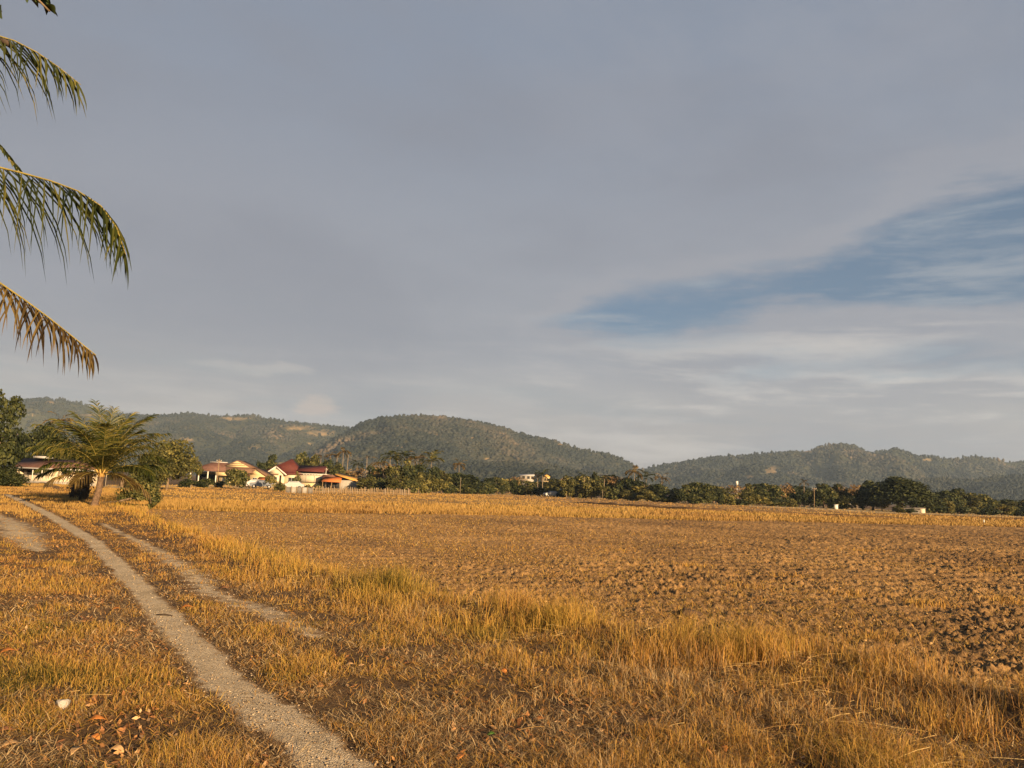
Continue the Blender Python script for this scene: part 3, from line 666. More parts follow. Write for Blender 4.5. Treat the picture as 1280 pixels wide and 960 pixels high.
# standing stubble past the ploughed field
def strip_blades(lo, hi, n, h0, h1, w0, name, base, g, tone=.5, edge=0.0, thr=.35, x0=120, x1=1330, zz=ZF):
    lo = np.array(lo, float); hi = np.array(hi, float); px = g.uniform(x0, x1, n); f = g.random(n) ** (1 + edge)
    a = np.interp(px, lo[:, 0], lo[:, 1]); b = np.interp(px, hi[:, 0], hi[:, 1])
    A = np.array([FWD + RGT * ((p_ - 640) / FPX) + UPV * ((480 - q_) / FPX) for p_, q_ in zip(px, a)]); B = np.array([FWD + RGT * ((p_ - 640) / FPX) + UPV * ((480 - q_) / FPX) for p_, q_ in zip(px, b)])
    A = CAM + A * ((zz - EYE) / A[:, 2:3]); B = CAM + B * ((zz - EYE) / B[:, 2:3]); C = A + (B - A) * f[:, None]
    x, y = C[:, 0], C[:, 1]; cl = fbm(x * .5, y * .5, 91, 4, .6); keep = g.random(n) < np.clip((cl - thr) * 4, .03, 1)
    if zz == 0.0: keep &= g.random(n) < .04 + smooth01(track_dist(x, y), -.02, .30)
    x, y = x[keep], y[keep]; N = len(x); r = np.hypot(x, y)
    V, F, at = blades(x, y, np.full(N, zz), g.uniform(h0, h1, N), w0 * (r / 60) * g.uniform(.6, 1.4, N), np.abs(g.normal(.15, .2, N)), np.clip(tone + .3 * (g.random(N) - .5) + .6 * (fbm(x * .1, y * .1, 92, 3) - .5), 0, 1), g, .3)
    stuff(name, V, F, M['stubble'], at)
g = np.random.default_rng(39)
LINE_M = [(a, b - 12) for a, b in LINE2]
strip_blades(LINE2, LINE_M, 70000, .15, .42, .05, 'stubble', ZF, g, .62, .9, .30)
strip_blades(LINE2, LINED, 60000, .08, .2, .06, 'stubble', ZF, g, .66, 0, .36)
strip_blades(LINED, LINEV, 26000, .06, .16, .08, 'stubble', ZF, g, .72, 0, .4)
strip_blades([(-90, 660), (60, 646), (150, 640), (185, 640)], [(-90, 602), (60, 605), (150, 611), (185, 613)], 60000, .05, .15, .035, 'dry_grass', 0, g, .60, 0, .36, -90, 185, 0.0)
strip_blades(LINEV, LINET, 9000, .06, .2, .08, 'verge_grass', ZF, g, .62, 0, .4)
# a low earth bund between the far fields
def bund(name, line, z, hgt, wid, mat, seed):
    pl = np.array([G(a, b, z) for a, b in line]); c = resample(pl, 260); t = np.gradient(c[:, :2], axis=0); t /= np.linalg.norm(t, axis=1)[:, None]; nn = np.column_stack([t[:, 1], -t[:, 0]])
    offs = np.array([-1, -.45, .0, .45, 1]) * wid; hs = np.array([0, .8, 1, .8, 0]); s = np.arange(260)
    V = []
    for o_, h_ in zip(offs, hs):
        hh = hgt * h_ * (.5 + 1.0 * fbm(s * .12, s * 0 + o_, seed, 3)) * np.minimum(1, np.minimum(s, 259 - s) / 40.0)
        V.append(np.column_stack([c[:, 0] + nn[:, 0] * o_, c[:, 1] + nn[:, 1] * o_, z + .004 + hh]))
    V = np.array(V).reshape(-1, 3); i, j = np.meshgrid(np.arange(4), np.arange(259), indexing='ij')
    F = np.stack([i * 260 + j, i * 260 + j + 1, (i + 1) * 260 + j + 1, (i + 1) * 260 + j], -1).reshape(-1, 4)
    tag(put(name, mesh(name, V, F, mat, smooth=True)), kind='structure')
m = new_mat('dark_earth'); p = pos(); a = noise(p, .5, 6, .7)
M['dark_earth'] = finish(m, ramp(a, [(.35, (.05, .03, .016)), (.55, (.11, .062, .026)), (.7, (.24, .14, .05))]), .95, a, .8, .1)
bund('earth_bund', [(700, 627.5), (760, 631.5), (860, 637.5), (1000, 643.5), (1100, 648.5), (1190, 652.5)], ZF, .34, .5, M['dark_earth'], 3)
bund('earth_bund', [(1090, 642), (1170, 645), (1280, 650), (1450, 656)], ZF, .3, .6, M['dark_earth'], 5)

# ------------------------------------------------------------------ trees
def quads(c, nrm, size, g, asp=.6):
    N = len(c); nrm = nrm / (np.linalg.norm(nrm, axis=1)[:, None] + 1e-9)
    a = np.cross(nrm, g.normal(0, 1, (N, 3))); a /= np.linalg.norm(a, axis=1)[:, None] + 1e-9; b = np.cross(nrm, a)
    s = size[:, None]
    return np.stack([c - a * s, c + b * s * asp, c + a * s, c - b * s * asp], 1).reshape(-1, 3), np.arange(N)[:, None] * 4 + np.array([[0, 1, 2, 3]])
def crown_mesh(name, seed, mat, nleaf=900, nlobe=14, shape='round', leaf=.055, lo=.22):
    """a crown in a unit frame: about 1 wide, z from lo to 1"""
    g = np.random.default_rng(seed); L = []
    while len(L) < nlobe:
        p = g.uniform(-1, 1, 3)
        if p @ p > 1: continue
        if shape == 'umbrella': z = .16 + .76 * (1 - (p[0] ** 2 + p[1] ** 2) ** 1.2) * (.55 + .45 * g.random()); L.append((p[0] * .5, p[1] * .5, z, g.uniform(.10, .17)))
        elif shape == 'tall': z = lo + (1 - lo) * (p[2] * .5 + .5) * .93; k = .34 * (1.05 - abs(p[2])) + .06; L.append((p[0] * k, p[1] * k, z, g.uniform(.09, .17)))
        elif shape == 'bush': z = .12 + .7 * abs(p[2]) * (.6 + .4 * g.random()); L.append((p[0] * .42, p[1] * .42, z, g.uniform(.12, .22)))
        elif shape == 'loose': z = lo + (1 - lo) * (p[2] * .5 + .5) * .92; L.append((p[0] * .46, p[1] * .46, z, g.uniform(.07, .15)))
        else: z = lo + .08 + (.9 - lo) * (p[2] * .45 + .45); L.append((p[0] * .38, p[1] * .38, z, g.uniform(.13, .22)))
    L = np.array(L); k = g.choice(len(L), nleaf, p=L[:, 3] ** 2 / (L[:, 3] ** 2).sum())
    d = g.normal(0, 1, (nleaf, 3)); d /= np.linalg.norm(d, axis=1)[:, None]
    rad = L[k, 3] * (.55 + .55 * g.random(nleaf) ** .6); c = L[k, :3] + d * rad[:, None] * np.array([1, 1, .8])
    c[:, 2] = np.maximum(c[:, 2], .03)
    V, F = quads(c, d * .8 + g.normal(0, .7, (nleaf, 3)) + [0, 0, .25], leaf * g.uniform(.6, 1.3, nleaf), g)
    lr = g.uniform(-.22, .22, len(L)); rnd = np.clip(.42 + lr[k] + g.uniform(-.28, .28, nleaf), 0, 1)
    return mesh(name, V, F, mat, {'rnd': np.repeat(rnd, 4)})
def trunk_mesh(name, seed, mat, top=.6, r=.028, limbs=5, lean=.04):
    g = np.random.default_rng(seed); b = MB(); bend = g.normal(0, lean, 2)
    z = np.linspace(-.02, top, 7); pts = np.column_stack([bend[0] * (z / top) ** 2, bend[1] * (z / top) ** 2, z])
    b.tube(pts, r * np.linspace(1.25, .45, 7), 7)
    for i in range(limbs):
        k = g.integers(2, 6); a = g.uniform(0, 6.28); q = pts[k]; l = g.uniform(.18, .36)
        e = q + np.array([math.cos(a) * l, math.sin(a) * l, l * g.uniform(.5, 1.0)])
        b.tube([q, (q + e) / 2 + [0, 0, -.02], e], r * np.array([.5, .35, .15]), 5)
    return b.mesh(name, mat)
PROTO = {}
def protos(key, mats, n, tmat, **kw):
    tk = {k: kw.pop(k) for k in ('top', 'r', 'limbs', 'lean') if k in kw}
    PROTO[key] = [(crown_mesh('crown', 900 + hash_(key) + i, mats[i % len(mats)], **kw), trunk_mesh('trunk', 950 + hash_(key) + i, tmat, **tk)) for i in range(n)]
def hash_(s): return sum(ord(c) * (i + 3) for i, c in enumerate(s)) % 997
protos('round', [M['leaf'], M['leaf_dark'], M['leaf']], 5, M['bark'], nleaf=2000, nlobe=20, leaf=.05, lo=.06)
protos('olive', [M['leaf_olive']], 3, M['bark'], nleaf=1900, nlobe=20, leaf=.05, lo=.06)
protos('tall', [M['leaf'], M['leaf_olive'], M['leaf_dark']], 3, M['bark'], nleaf=1300, nlobe=18, shape='tall', leaf=.045, lo=.12, top=.8, r=.02)
protos('loose', [M['leaf_olive'], M['leaf']], 3, M['pale_bark'], nleaf=1200, nlobe=26, shape='loose', leaf=.045, lo=.18, top=.75, r=.02, limbs=9)
protos('bush', [M['leaf'], M['leaf_olive'], M['leaf_dark']], 4, M['bark'], nleaf=1400, nlobe=18, shape='bush', leaf=.06, top=.4, r=.02)
protos('umbrella', [M['leaf_dark']], 1, M['bark'], nleaf=15000, nlobe=170, shape='umbrella', leaf=.026, top=.62, r=.05, limbs=14)
protos('dry', [M['leaf_dry']], 2, M['pale_bark'], nleaf=420, nlobe=20, shape='loose', leaf=.04, lo=.3, top=.8, r=.022, limbs=12)
def tree(key, loc, w, h, label, cat, group, name=None, g=random):
    cm, tm = g.choice(PROTO[key])
    o = empty(name or ('shrub' if key in ('bush', 'nearbush') else 'broadleaf_tree'), loc, g.uniform(0, 6.28), (w, w, h))
    put('crown', cm, o); put('trunk' if key not in ('bush', 'nearbush') else 'stem', tm, o)
    return tag(o, label, cat, group)

# palms
def frond_geo(pts, nl, maxlen, width, droop, g, t0=.12, up=.25, ragged=.15, cut=1.0):
    pts = np.asarray(pts, float); d = np.concatenate([[0], np.cumsum(np.linalg.norm(np.diff(pts, axis=0), axis=1))]); L = d[-1]
    s = np.linspace(0, L, 40); c = np.column_stack([np.interp(s, d, pts[:, k]) for k in range(3)])
    ker = np.ones(7) / 7
    for k in range(3): c[:, k] = np.convolve(np.pad(c[:, k], 3, mode='reflect', reflect_type='odd'), ker, 'valid')
    T = np.gradient(c, axis=0); T /= np.linalg.norm(T, axis=1)[:, None]
    V, Fq, rnd = [], [], []; n = 0
    for side in (-1, 1):
        for i in range(nl):
            t = t0 + (1 - t0) * (i + g.uniform(-.3, .3)) / nl; t = min(max(t, 0), .995); f = t * 39; i0 = min(int(f), 38); fr = f - i0
            p = c[i0] * (1 - fr) + c[i0 + 1] * fr; tv = T[i0]
            S = np.cross(tv, [0, 0, 1.0]); S /= np.linalg.norm(S) + 1e-6; N_ = np.cross(S, tv)
            prof = (.55 + .45 * math.sin(math.pi * min(1, (t - t0) / (.55 * (1 - t0)) * .5))) if t < .55 else 1 - .68 * ((t - .55) / .45) ** 1.5
            l = maxlen * prof * g.uniform(1 - ragged, 1 + ragged * .5)
            if g.random() < ragged * .5: l *= g.uniform(.2, .8)
            l *= cut
            fwd = .45 + .9 * t ** 2; dr = S * side * g.uniform(1 - ragged, 1) + tv * fwd * g.uniform(1 - ragged, 1 + ragged) + N_ * up + g.normal(0, ragged * .35, 3); dr /= np.linalg.norm(dr)
            q = p.copy(); seg = l / 4; ln = [q]; dd = droop * g.uniform(.75, 1.25)
            for k in range(4):
                q = q + dr * seg; ln.append(q); dr = dr + np.array([0, 0, -1.0]) * dd * (.35 + .25 * k) + g.normal(0, .03, 3); dr /= np.linalg.norm(dr)
            wv = tv - (tv @ dr) * dr; wv /= np.linalg.norm(wv) + 1e-6; wv = wv * .85 + N_ * .3
            for q, ww in zip(ln[:4], (.55, 1.0, .9, .55)): V += [q - wv * width * ww / 2, q + wv * width * ww / 2]
            V.append(ln[4]); Fq.append(n); n += 9; rnd += [g.random()] * 9
    o = np.array(Fq)[:, None]
    F = [np.concatenate([o + np.array([[0, 1, 3, 2]]), o + np.array([[2, 3, 5, 4]]), o + np.array([[4, 5, 7, 6]])]), o + np.array([[6, 7, 8]])]
    return c, np.array(V), F, np.array(rnd)
def arc(base, az_, el_, L, sag, n=12):
    """a frond's rib: leaves at angle el_, bends under its weight"""
    p = np.array(base, float); e = el_; out = [p.copy()]; st = L / (n - 1)
    for i in range(n - 1):
        p = p + st * np.array([math.cos(az_) * math.cos(e), math.sin(az_) * math.cos(e), math.sin(e)]); out.append(p.copy())
        e -= sag / (n - 1) * (.4 + 1.3 * i / n)
    return np.array(out)
def add_frond(parent, pts, nl, maxlen, width, droop, g, mat, rib=.018, label=None, base=0.0, **kw):
    c, V, F, rnd = frond_geo(pts, nl, maxlen, width, droop, g, **kw)
    me = mesh('frond', V, F, mat, {'rnd': np.clip(rnd * .8 + base, 0, 1)})
    f = put('frond', me, parent)
    if label: f['label'] = label
    b = MB(); b.tube(c[::3], np.linspace(rib, rib * .2, len(c[::3])), 6); b.build('rib', M['rachis'], f)
    return f
def coconut(loc, trunk_pts, r0, r1, fronds, g, label, group=None, name='coconut_palm', tmat='bark'):
    o = empty(name, loc); tp = np.array(trunk_pts, float)
    s = np.linspace(0, 1, 14); d = np.linspace(0, 1, len(tp)); c = np.column_stack([np.interp(s, d, tp[:, k]) for k in range(3)])
    b = MB(); b.tube(c, np.interp(s, [0, .12, 1], [r0 * 1.35, r0, r1]) * (1 + .05 * np.cos(np.arange(14) * 3.1)), 10); b.build('trunk', M[tmat], o)
    return tag(o, label, 'palm', group), c[-1]

# far palms of the tree line share a few crowns
def far_crown(seed, n, L, drp, mat, base):
    g = np.random.default_rng(seed); VV, FF, RR = [], [[], []], []; k0 = 0
    for i in range(n):
        e = R(g.uniform(-25, 75)); pts = arc((0, 0, 0), i * 2.4 + g.uniform(-.3, .3), e, L * g.uniform(.8, 1.1), 1.5)
        c, V, F, rnd = frond_geo(pts, 13, L * .3, L * .055, drp, g, t0=.1)
        VV.append(V); FF[0].append(F[0] + k0); FF[1].append(F[1] + k0); RR.append(rnd * .7 + base); k0 += len(V)
    return mesh('crown', np.vstack(VV), [np.vstack(FF[0]), np.vstack(FF[1])], mat, {'rnd': np.clip(np.concatenate(RR), 0, 1)})
FARC = {'green': [far_crown(7, 15, 1.9, .45, M['palm'], 0), far_crown(8, 13, 1.9, .5, M['palm'], .1)],
        'orange': [far_crown(9, 14, 1.9, .5, M['palm_dry'], .25)], 'golden': [far_crown(10, 16, 1.9, .4, M['palm'], .35)], 'small': [far_crown(12, 10, 1.1, .5, M['palm_dry'], .1)]}
def far_palm(px, ptop, pbase, D, kind, label, group=None, sc_=1.0, rad=.085):
    zb = float(ZF); B = P(px, pbase, D); top = P(px, ptop, D)[2]; B[2] = zb
    o = empty('tall_palm', B); hh = top - zb - .9 * sc_; b = MB()
    lean = random.uniform(-.25, .25)
    b.tube([(0, 0, -.1), (lean * .4, 0, hh * .5), (lean, .1, hh)], [rad * 1.3, rad, rad * .8], 7); b.build('trunk', M['pale_bark'], o)
    c = put('crown', random.choice(FARC[kind]), o, (lean, .1, hh)); c.scale = (sc_ * 1.7,) * 3; c.rotation_euler = (0, 0, random.uniform(0, 6))
    return tag(o, label, 'palm', group)

# ---- the young coconut palm by the track
g = np.random.default_rng(77)
B = GZ(117, 633); hC = P(127, 592, B[1])
o, top = coconut(B, [(0, 0, -.1), (.07, 0, .35), (.16, 0, .75), tuple(hC - B)], .155, .13, None, g, 'young coconut palm with a leaning trunk beside the track in front of the white house', tmat='young_palm_bark')
spec = [(95, 86, 4.1, .5), (40, 78, 4.2, .9), (160, 74, 4.1, 1.0), (60, 80, 4.2, .7), (10, 70, 4.0, 1.0), (0, 58, 3.9, 1.2), (180, 62, 3.8, 1.1), (30, 74, 4.1, .9), (135, 72, 4.0, .8), (200, 70, 3.7, 1.0), (345, 66, 3.8, 1.0), (170, 50, 3.6, 1.3), (90, 68, 3.9, 1.0), (110, 78, 4.1, .7), (150, 82, 4.1, .6), (330, 80, 4.0, .8), (250, 62, 3.6, 1.4), (310, 64, 3.6, 1.3), (10, 48, 3.5, 1.5), (185, 47, 3.3, 1.6), (75, 55, 3.6, 1.4), (125, 52, 3.6, 1.5), (215, 40, 3.4, 1.6), (330, 44, 3.4, 1.6),
        (30, 28, 3.1, 1.3), (165, 30, 3.0, 1.6), (350, 22, 2.9, 1.4), (190, 18, 3.0, 1.3), (285, 34, 3.0, 1.8), (240, 22, 2.9, 1.6), (60, 20, 3.2, 1.5), (110, 15, 3.2, 1.5), (205, 3, 2.6, 1.2), (0, 38, 3.5, 1.5), (180, 58, 3.6, 1.5), (270, 75, 3.4, 1.2), (345, 60, 3.7, 1.4), (140, 38, 3.4, 1.6), (200, 55, 3.5, 1.5), (255, 45, 3.2, 1.7), (225, 60, 3.4, 1.5), (300, 45, 3.3, 1.7), (15, 66, 3.7, 1.3), (170, 75, 3.7, 1.0), (338, 4, 2.6, 1.3), (270, 5, 2.0, 1.6), (20, 0, 2.8, 1.2), (150, 2, 2.8, 1.2)]
for a_, e_, L_, s_ in spec:
    dry = e_ < 8
    add_frond(o, arc(top, R(a_ + g.uniform(-14, 14)), R(e_ + g.uniform(-5, 5)), L_ * g.uniform(.85, 1.1) * (.86 if e_ > 64 else 1), s_ * g.uniform(.7, 1.1) + (.2 if e_ > 64 else 0)), (50 if e_ > 60 else 46), (.95 if e_ > 60 else .95), (.046 if e_ > 60 else .042), (.42 if e_ > 60 else 1.0), g, M['palm_dry'] if dry else M['palm'], (.016 if e_ > 60 else .026), 'drooping dried frond' if dry else None, base=.04 if e_ < 40 else .22, up=.10, ragged=.25)
b = MB()
for a_ in range(9): b.tube(arc(top + [0, 0, -.28], a_ * .7, R(62), .55, .3, 5), [.07, .06, .05, .04, .03], 6)
b.build('sheath', plain('palm_sheath', (.46, .27, .08), .9, .4, 9), o)
# ---- its neighbour behind, partly hidden
B = GZ(151, 618); tp = P(153, 590, B[1])
o, top = coconut(B, [(0, 0, -.1), (.03, 0, .6), tuple(tp - B)], .17, .14, None, g, 'second young coconut palm partly hidden just behind the leaning palm')
for a_, e_, L_, s_ in ((90, 75, 3.4, 1.1), (20, 55, 3.4, 1.6), (350, 35, 3.3, 1.6), (320, 30, 3.1, 1.8), (45, 40, 3.2, 1.7), (150, 50, 3.2, 1.6), (200, 40, 3.0, 1.7), (290, 30, 2.8, 1.8), (0, 18, 3.2, 1.5), (340, 10, 2.8, 1.4), (30, 8, 3, 1.4), (240, 45, 2.8, 1.8), (270, 10, 2.2, 1.5)):
    add_frond(o, arc(top, R(a_), R(e_), L_, s_), 50, .9, .05, .95, g, M['palm'], .026, base=.0, up=.05, ragged=.25)
# ---- the old stump and thicket at its foot
def stump(px, py, h, r, lean, label):
    B = GZ(px, py); o = empty('palm_stump', B); b = MB()
    b.tube([(0, 0, -.1), (lean * .4, 0, h * .5), (lean, 0, h)], [r * 1.2, r, r * .85], 9); b.build('trunk', M['dark_bark'], o)
    gg = np.random.default_rng(px); V, F = quads(np.column_stack([gg.normal(lean * .9, r * .9, 90), gg.normal(0, r, 90), gg.uniform(h * .25, h * 1.1, 90)]), gg.normal(0, 1, (90, 3)), gg.uniform(.1, .24, 90), gg, .3)
    put('dead_foliage', mesh('dead_foliage', V, F, M['palm_dry'], {'rnd': np.repeat(gg.random(90) * .35, 4)}), o)
    return tag(o, label, 'stump')
stump(93, 622, .95, .24, .12, 'dark squat palm stump with a ragged skirt, left of the leaning palm trunk')
stump(104, 625, 1.25, .2, .12, 'taller dark stump leaning toward the leaning palm trunk')
B = GZ(140, 630); b = MB(); b.tube([(-.5, 0, .05), (.2, .1, .12), (.8, .2, .3), (1.1, .1, .28)], [.05, .06, .05, .02], 6); o = b.build('fallen_branch', M['bark']); o.location = B; tag(o, 'thin fallen branch on the dry grass right of the leaning palm trunk', 'branch')

# ---- other trees and shrubs of the left side
def stand(key, px, base, top, wpx, D, label, cat, group=None, name=None, z=None):
    B = P(px, base, D); T_ = P(px, top, D); zb = float(gz(B[0], B[1])) if z is None else z
    B[2] = zb; h = (T_[2] - zb) * 1.13; w = wpx / FPX * D
    return tree(key, B, w, h, label, cat, group, name)
protos('nearbush', [M['leaf']], 2, M['bark'], nleaf=5000, nlobe=44, shape='bush', leaf=.03, top=.4, r=.02)
protos('near', [M['leaf_olive']], 2, M['bark'], nleaf=5200, nlobe=34, shape='round', leaf=.028, lo=.1, top=.65)
protos('neardark', [M['leaf_dark']], 2, M['bark'], nleaf=7000, nlobe=80, shape='loose', leaf=.026, lo=.10, top=.7)
stand('neardark', -14, 607, 499, 74, 62, 'large dark tree cut off by the left edge of the photo', 'tree')
stand('nearbush', 8, 610, 578, 44, 62, 'dark bush under the large tree at the left edge', 'shrub')
stand('neardark', 47, 606, 534, 62, 100, 'dark round tree rising behind the white house roof', 'tree')
stand('round', 78, 606, 556, 50, 102, 'green tree behind the right half of the white house', 'tree')
stand('near', 209, 607, 551, 62, 96, 'broad leafy olive tree with sunlit leaf clusters right of the young palms', 'tree')
stand('near', 190, 610, 566, 46, 74, 'bushy sunlit tree directly behind the second young palm', 'tree')
stand('nearbush', 172, 620, 583, 52, 44, 'dark thicket at the right foot of the young palms', 'shrub')
stand('nearbush', 186, 617, 594, 34, 48, 'low olive shrub at the right end of the dark thicket', 'shrub')
stand('loose', 238, 607, 571, 30, 140, 'spindly tree with drooping leaves left of the yellow house', 'tree')
stand('bush', 234, 610, 596, 20, 118, 'grey green shrub at the left corner of the yellow house', 'shrub')
stand('bush', 254, 609.5, 594, 26, 124, 'rounded shrub below the dark porch of the yellow house', 'shrub')
stand('bush', 275, 609, 599, 13, 128, 'small shrub beside the pole at the yellow house', 'shrub')
stand('round', 296, 611, 588, 30, 122, 'dense round dark tree in the front yard of the yellow house', 'tree')
stand('loose', 339, 610, 594, 15, 135, 'thin leafy plant before the cream gable of the red roofed house', 'plant', name='garden_plant')
stand('bush', 350, 612.5, 601, 15, 122, 'dark bush left of the white car', 'shrub')
stand('tall', 370, 610, 592, 12, 150, 'slim garden tree in front of the red roofed house', 'tree')
stand('bush', 384, 610.5, 604, 14, 135, 'low red brown hedge bush right of the white car', 'shrub')
stand('bush', 397, 611, 605, 12, 135, 'low bush under the yellow terrace wall', 'shrub')
stand('near', 72, 604, 561, 30, 92, 'yellow green shrub growing over the white house roof edge', 'tree')
g_ = 'trees behind the red roofed house'
for px, top, w, key, lab in ((325, 577, 22, 'round', 'dark tree peeking over the gap between yellow and red roofs'), (338, 572, 24, 'round', 'tree crown rising just left of the red roof peak'), (372, 568, 26, 'round', 'tree crown rising just right of the red roof peak'), (388, 571, 22, 'olive', 'olive tree crown behind the right red roof wing'),
                              (404, 577, 24, 'round', 'dark tree behind the right end of the red roof wing'), (421, 580, 24, 'olive', 'olive tree behind the orange sheet roof')):
    stand(key, px, 605, top, w, 205, lab, 'tree', g_, z=ZF)

# ---- the far tree line
TOP = [(404, 590), (420, 588), (440, 586), (460, 585), (478, 581), (500, 579), (530, 581), (545, 589), (560, 590), (575, 591), (590, 602), (605, 597), (620, 597), (640, 596), (660, 600), (690, 602), (710, 598), (730, 594), (750, 595), (770, 598), (790, 601), (800, 600), (820, 607), (840, 611), (850, 609), (860, 606), (880, 606), (900, 608), (930, 607), (955, 605), (980, 605), (1000, 607), (1020, 611), (1040, 604), (1060, 613), (1075, 608), (1090, 605), (1105, 606), (1145, 611), (1160, 619), (1175, 615), (1190, 613), (1210, 619), (1230, 618), (1245, 625), (1260, 626), (1285, 624), (1340, 628)]
BASE = [(404, 610.5), (440, 612), (500, 616), (560, 616.5), (640, 618), (700, 621), (800, 626), (860, 629), (1000, 633.5), (1100, 638), (1200, 642), (1280, 645), (1340, 648)]
LM = [(404, 'the orange roofed house'), (432, 'the stake fence left half'), (475, 'the stake fence right half'), (516, 'the stake fence right end'), (575, 'the thin white pole'), (600, 'the white roof'), (645, 'the white hillside building'), (682, 'the yellow hillside building'),
      (712, 'the bright yellow green tree'), (742, 'the dark cone shaped tree'), (793, 'the orange topped palm'), (826, 'the short palm under the saddle'), (865, 'the grey water tower'), (921, 'the grey water tower'), (1004, 'the thin bare topped palm'), (1018, 'the utility pole'), (1045, 'the white roadside box'), (1085, 'the umbrella shaped tree'), (1125, 'the umbrella shaped tree'), (1155, 'the cream shed'), (1232, 'the short white post')]
ORD = ['nearest', 'second', 'third', 'fourth', 'fifth', 'sixth', 'seventh', 'eighth', 'ninth', 'tenth', 'eleventh']
def tl_label(desc, px, used={}):
    lm = min(LM, key=lambda q: abs(q[0] - px)); side = 'left' if px < lm[0] else 'right'
    return desc, lm, side
rows = []
rnd_ = random.Random(4)
px = 404.0
while px < 1330:                                                   # back row, follows the skyline
    tp = np.interp(px, *zip(*TOP)); bs = np.interp(px, *zip(*BASE)); wd = rnd_.uniform(26, 44)
    if not 1098 < px < 1152: rows.append(('back', px, bs - .6, tp + rnd_.uniform(-1.5, 2.5), wd, rnd_.choice(['round', 'round', 'olive', 'tall', 'loose', 'round', 'dry'] if px < 1150 else ['round', 'olive', 'loose', 'round'])))
    px += wd * rnd_.uniform(.32, .46)
px = 410.0
while px < 1325:                                                   # front row, lower
    tp = np.interp(px, *zip(*TOP)); bs = np.interp(px, *zip(*BASE)); f = rnd_.uniform(.42, .82); wd = rnd_.uniform(18, 32)
    if not (1112 < px < 1160): rows.append(('front', px, bs + .3, bs + (tp - bs) * f, wd, rnd_.choice(['bush', 'bush', 'olive', 'round', 'bush', 'round'])))
    px += wd * rnd_.uniform(.46, .68)
DESC = {'round': ['rounded dark green tree', 'full crowned green tree'], 'olive': ['olive green tree'], 'tall': ['narrow upright tree'], 'loose': ['open crowned thin tree'], 'dry': ['half bare brownish tree'], 'bush': ['low bushy shrub']}
buckets = {}
for row in rows:
    lm = min(LM, key=lambda q: abs(q[0] - row[1])); side = 'left' if row[1] < lm[0] else 'right'
    buckets.setdefault((lm[1], side, row[0], DESC[row[5]][0], lm[0]), []).append(row)
for (lm, side, rw, desc, lx), rs in buckets.items():
    rs.sort(key=lambda q: abs(q[1] - lx))
    for i, (rw, px, bs, tp, wd, key) in enumerate(rs):
        D = float(np.clip((EYE - ZF) * FPX / max(bs - (609 + (px - 640) * .0419), 6), 150, 245)) + (7 if rw == 'back' else 0)
        order = '' if len(rs) == 1 else ORD[i] + ' '
        lab = f"{desc}, {rw} row, {order}{side} of {lm}"
        stand(key, px, bs, tp, wd, D, lab, 'shrub' if key == 'bush' else 'tree', 'trees and shrubs of the far tree line', z=ZF)
stand('olive', 708, 622.5, 596.5, 23, 200, 'bright yellow green round tree standing forward of the tree line', 'tree', z=ZF)
stand('tall', 742, 624, 588, 15, 205, 'dark cone shaped tree standing above the tree line', 'tree', z=ZF, name='conifer_tree')
stand('umbrella', 1125, 639, 602, 84, 200, 'large dark umbrella shaped tree above the far tree line', 'tree', z=ZF)
stand('round', 1092, 638, 603, 34, 212, 'dark tree touching the left side of the umbrella shaped tree', 'tree', z=ZF)
stand('bush', 1123, 640.5, 632.5, 16, 178, 'low shrub in front of the grey shed wall', 'shrub', z=ZF)
stand('bush', 1138, 641, 633.5, 17, 178, 'low shrub before the shed, just left of its cream end', 'shrub', z=ZF)
gp = 'tall palms above the tree line'
for px, tp, kind, s_, lab in ((385, 572, 'small', .8, 'small topped palm rising over the right wing of the red roof'), (398, 568, 'small', 1.2, 'dark topped slim palm above the right end of the red roof'), (411, 566, 'orange', .6, 'bare palm stem with a shrivelled orange top, leftmost of the four'), (419, 568, 'small', .5, 'bare leafless palm stem second from left among four'),
                              (427, 562, 'orange', .8, 'tallest of the four bare palm stems with an orange tuft'), (432, 566, 'small', .5, 'bare thin palm stem, rightmost of the four'), (445, 577, 'green', .8, 'dark palm low above the left half of the stake fence'), (457, 569, 'small', .4, 'slim bare palm stem standing alone above the stake fence'), (472, 575, 'orange', .9, 'dark drooping palm with a pale trunk at the left of the palm cluster'),
                              (485, 566, 'green', 1.1, 'leftmost tall palm of the dense palm cluster'), (494, 570, 'golden', .9, 'golden palm second from left in the dense cluster'), (504, 567, 'green', 1.1, 'tall green palm in the middle of the dense cluster'), (511, 571, 'small', 1.2, 'shorter dull palm right of the cluster centre'), (521, 568, 'orange', 1.0, 'brown drooping palm at the right of the dense cluster'),
                              (537, 570, 'golden', 1.35, 'golden orange crowned palm standing apart right of the cluster'), (573, 577, 'orange', .8, 'lone brown palm left of the thin white pole'), (729, 592, 'green', .8, 'green palm left of the dark cone shaped tree'), (755, 594, 'small', .9, 'small palm right of the dark cone shaped tree'), (793, 586, 'orange', 1.0, 'orange topped palm tallest below the saddle between hills'),
                              (807, 593, 'green', 1.0, 'dark green palm just right of the orange topped palm'), (827, 594, 'orange', .8, 'short palm under the saddle between the hills'), (1005, 599, 'small', 1.0, 'thin palm with a small bare top over the tree line'), (678, 591, 'green', .8, 'palm standing over the yellow hillside building'), (672, 592, 'small', 1.0, 'palm between the white and yellow hillside buildings')):
    far_palm(px, tp, np.interp(px, *zip(*BASE)) - 1 if px > 404 else 606, 215, kind, lab, gp, s_)
B = P(66, 606, 118); far_palm(66, 520, 606, 118, 'orange', 'lone thin palm rising high behind the white house', None, .75, .09)
#@@BUILT

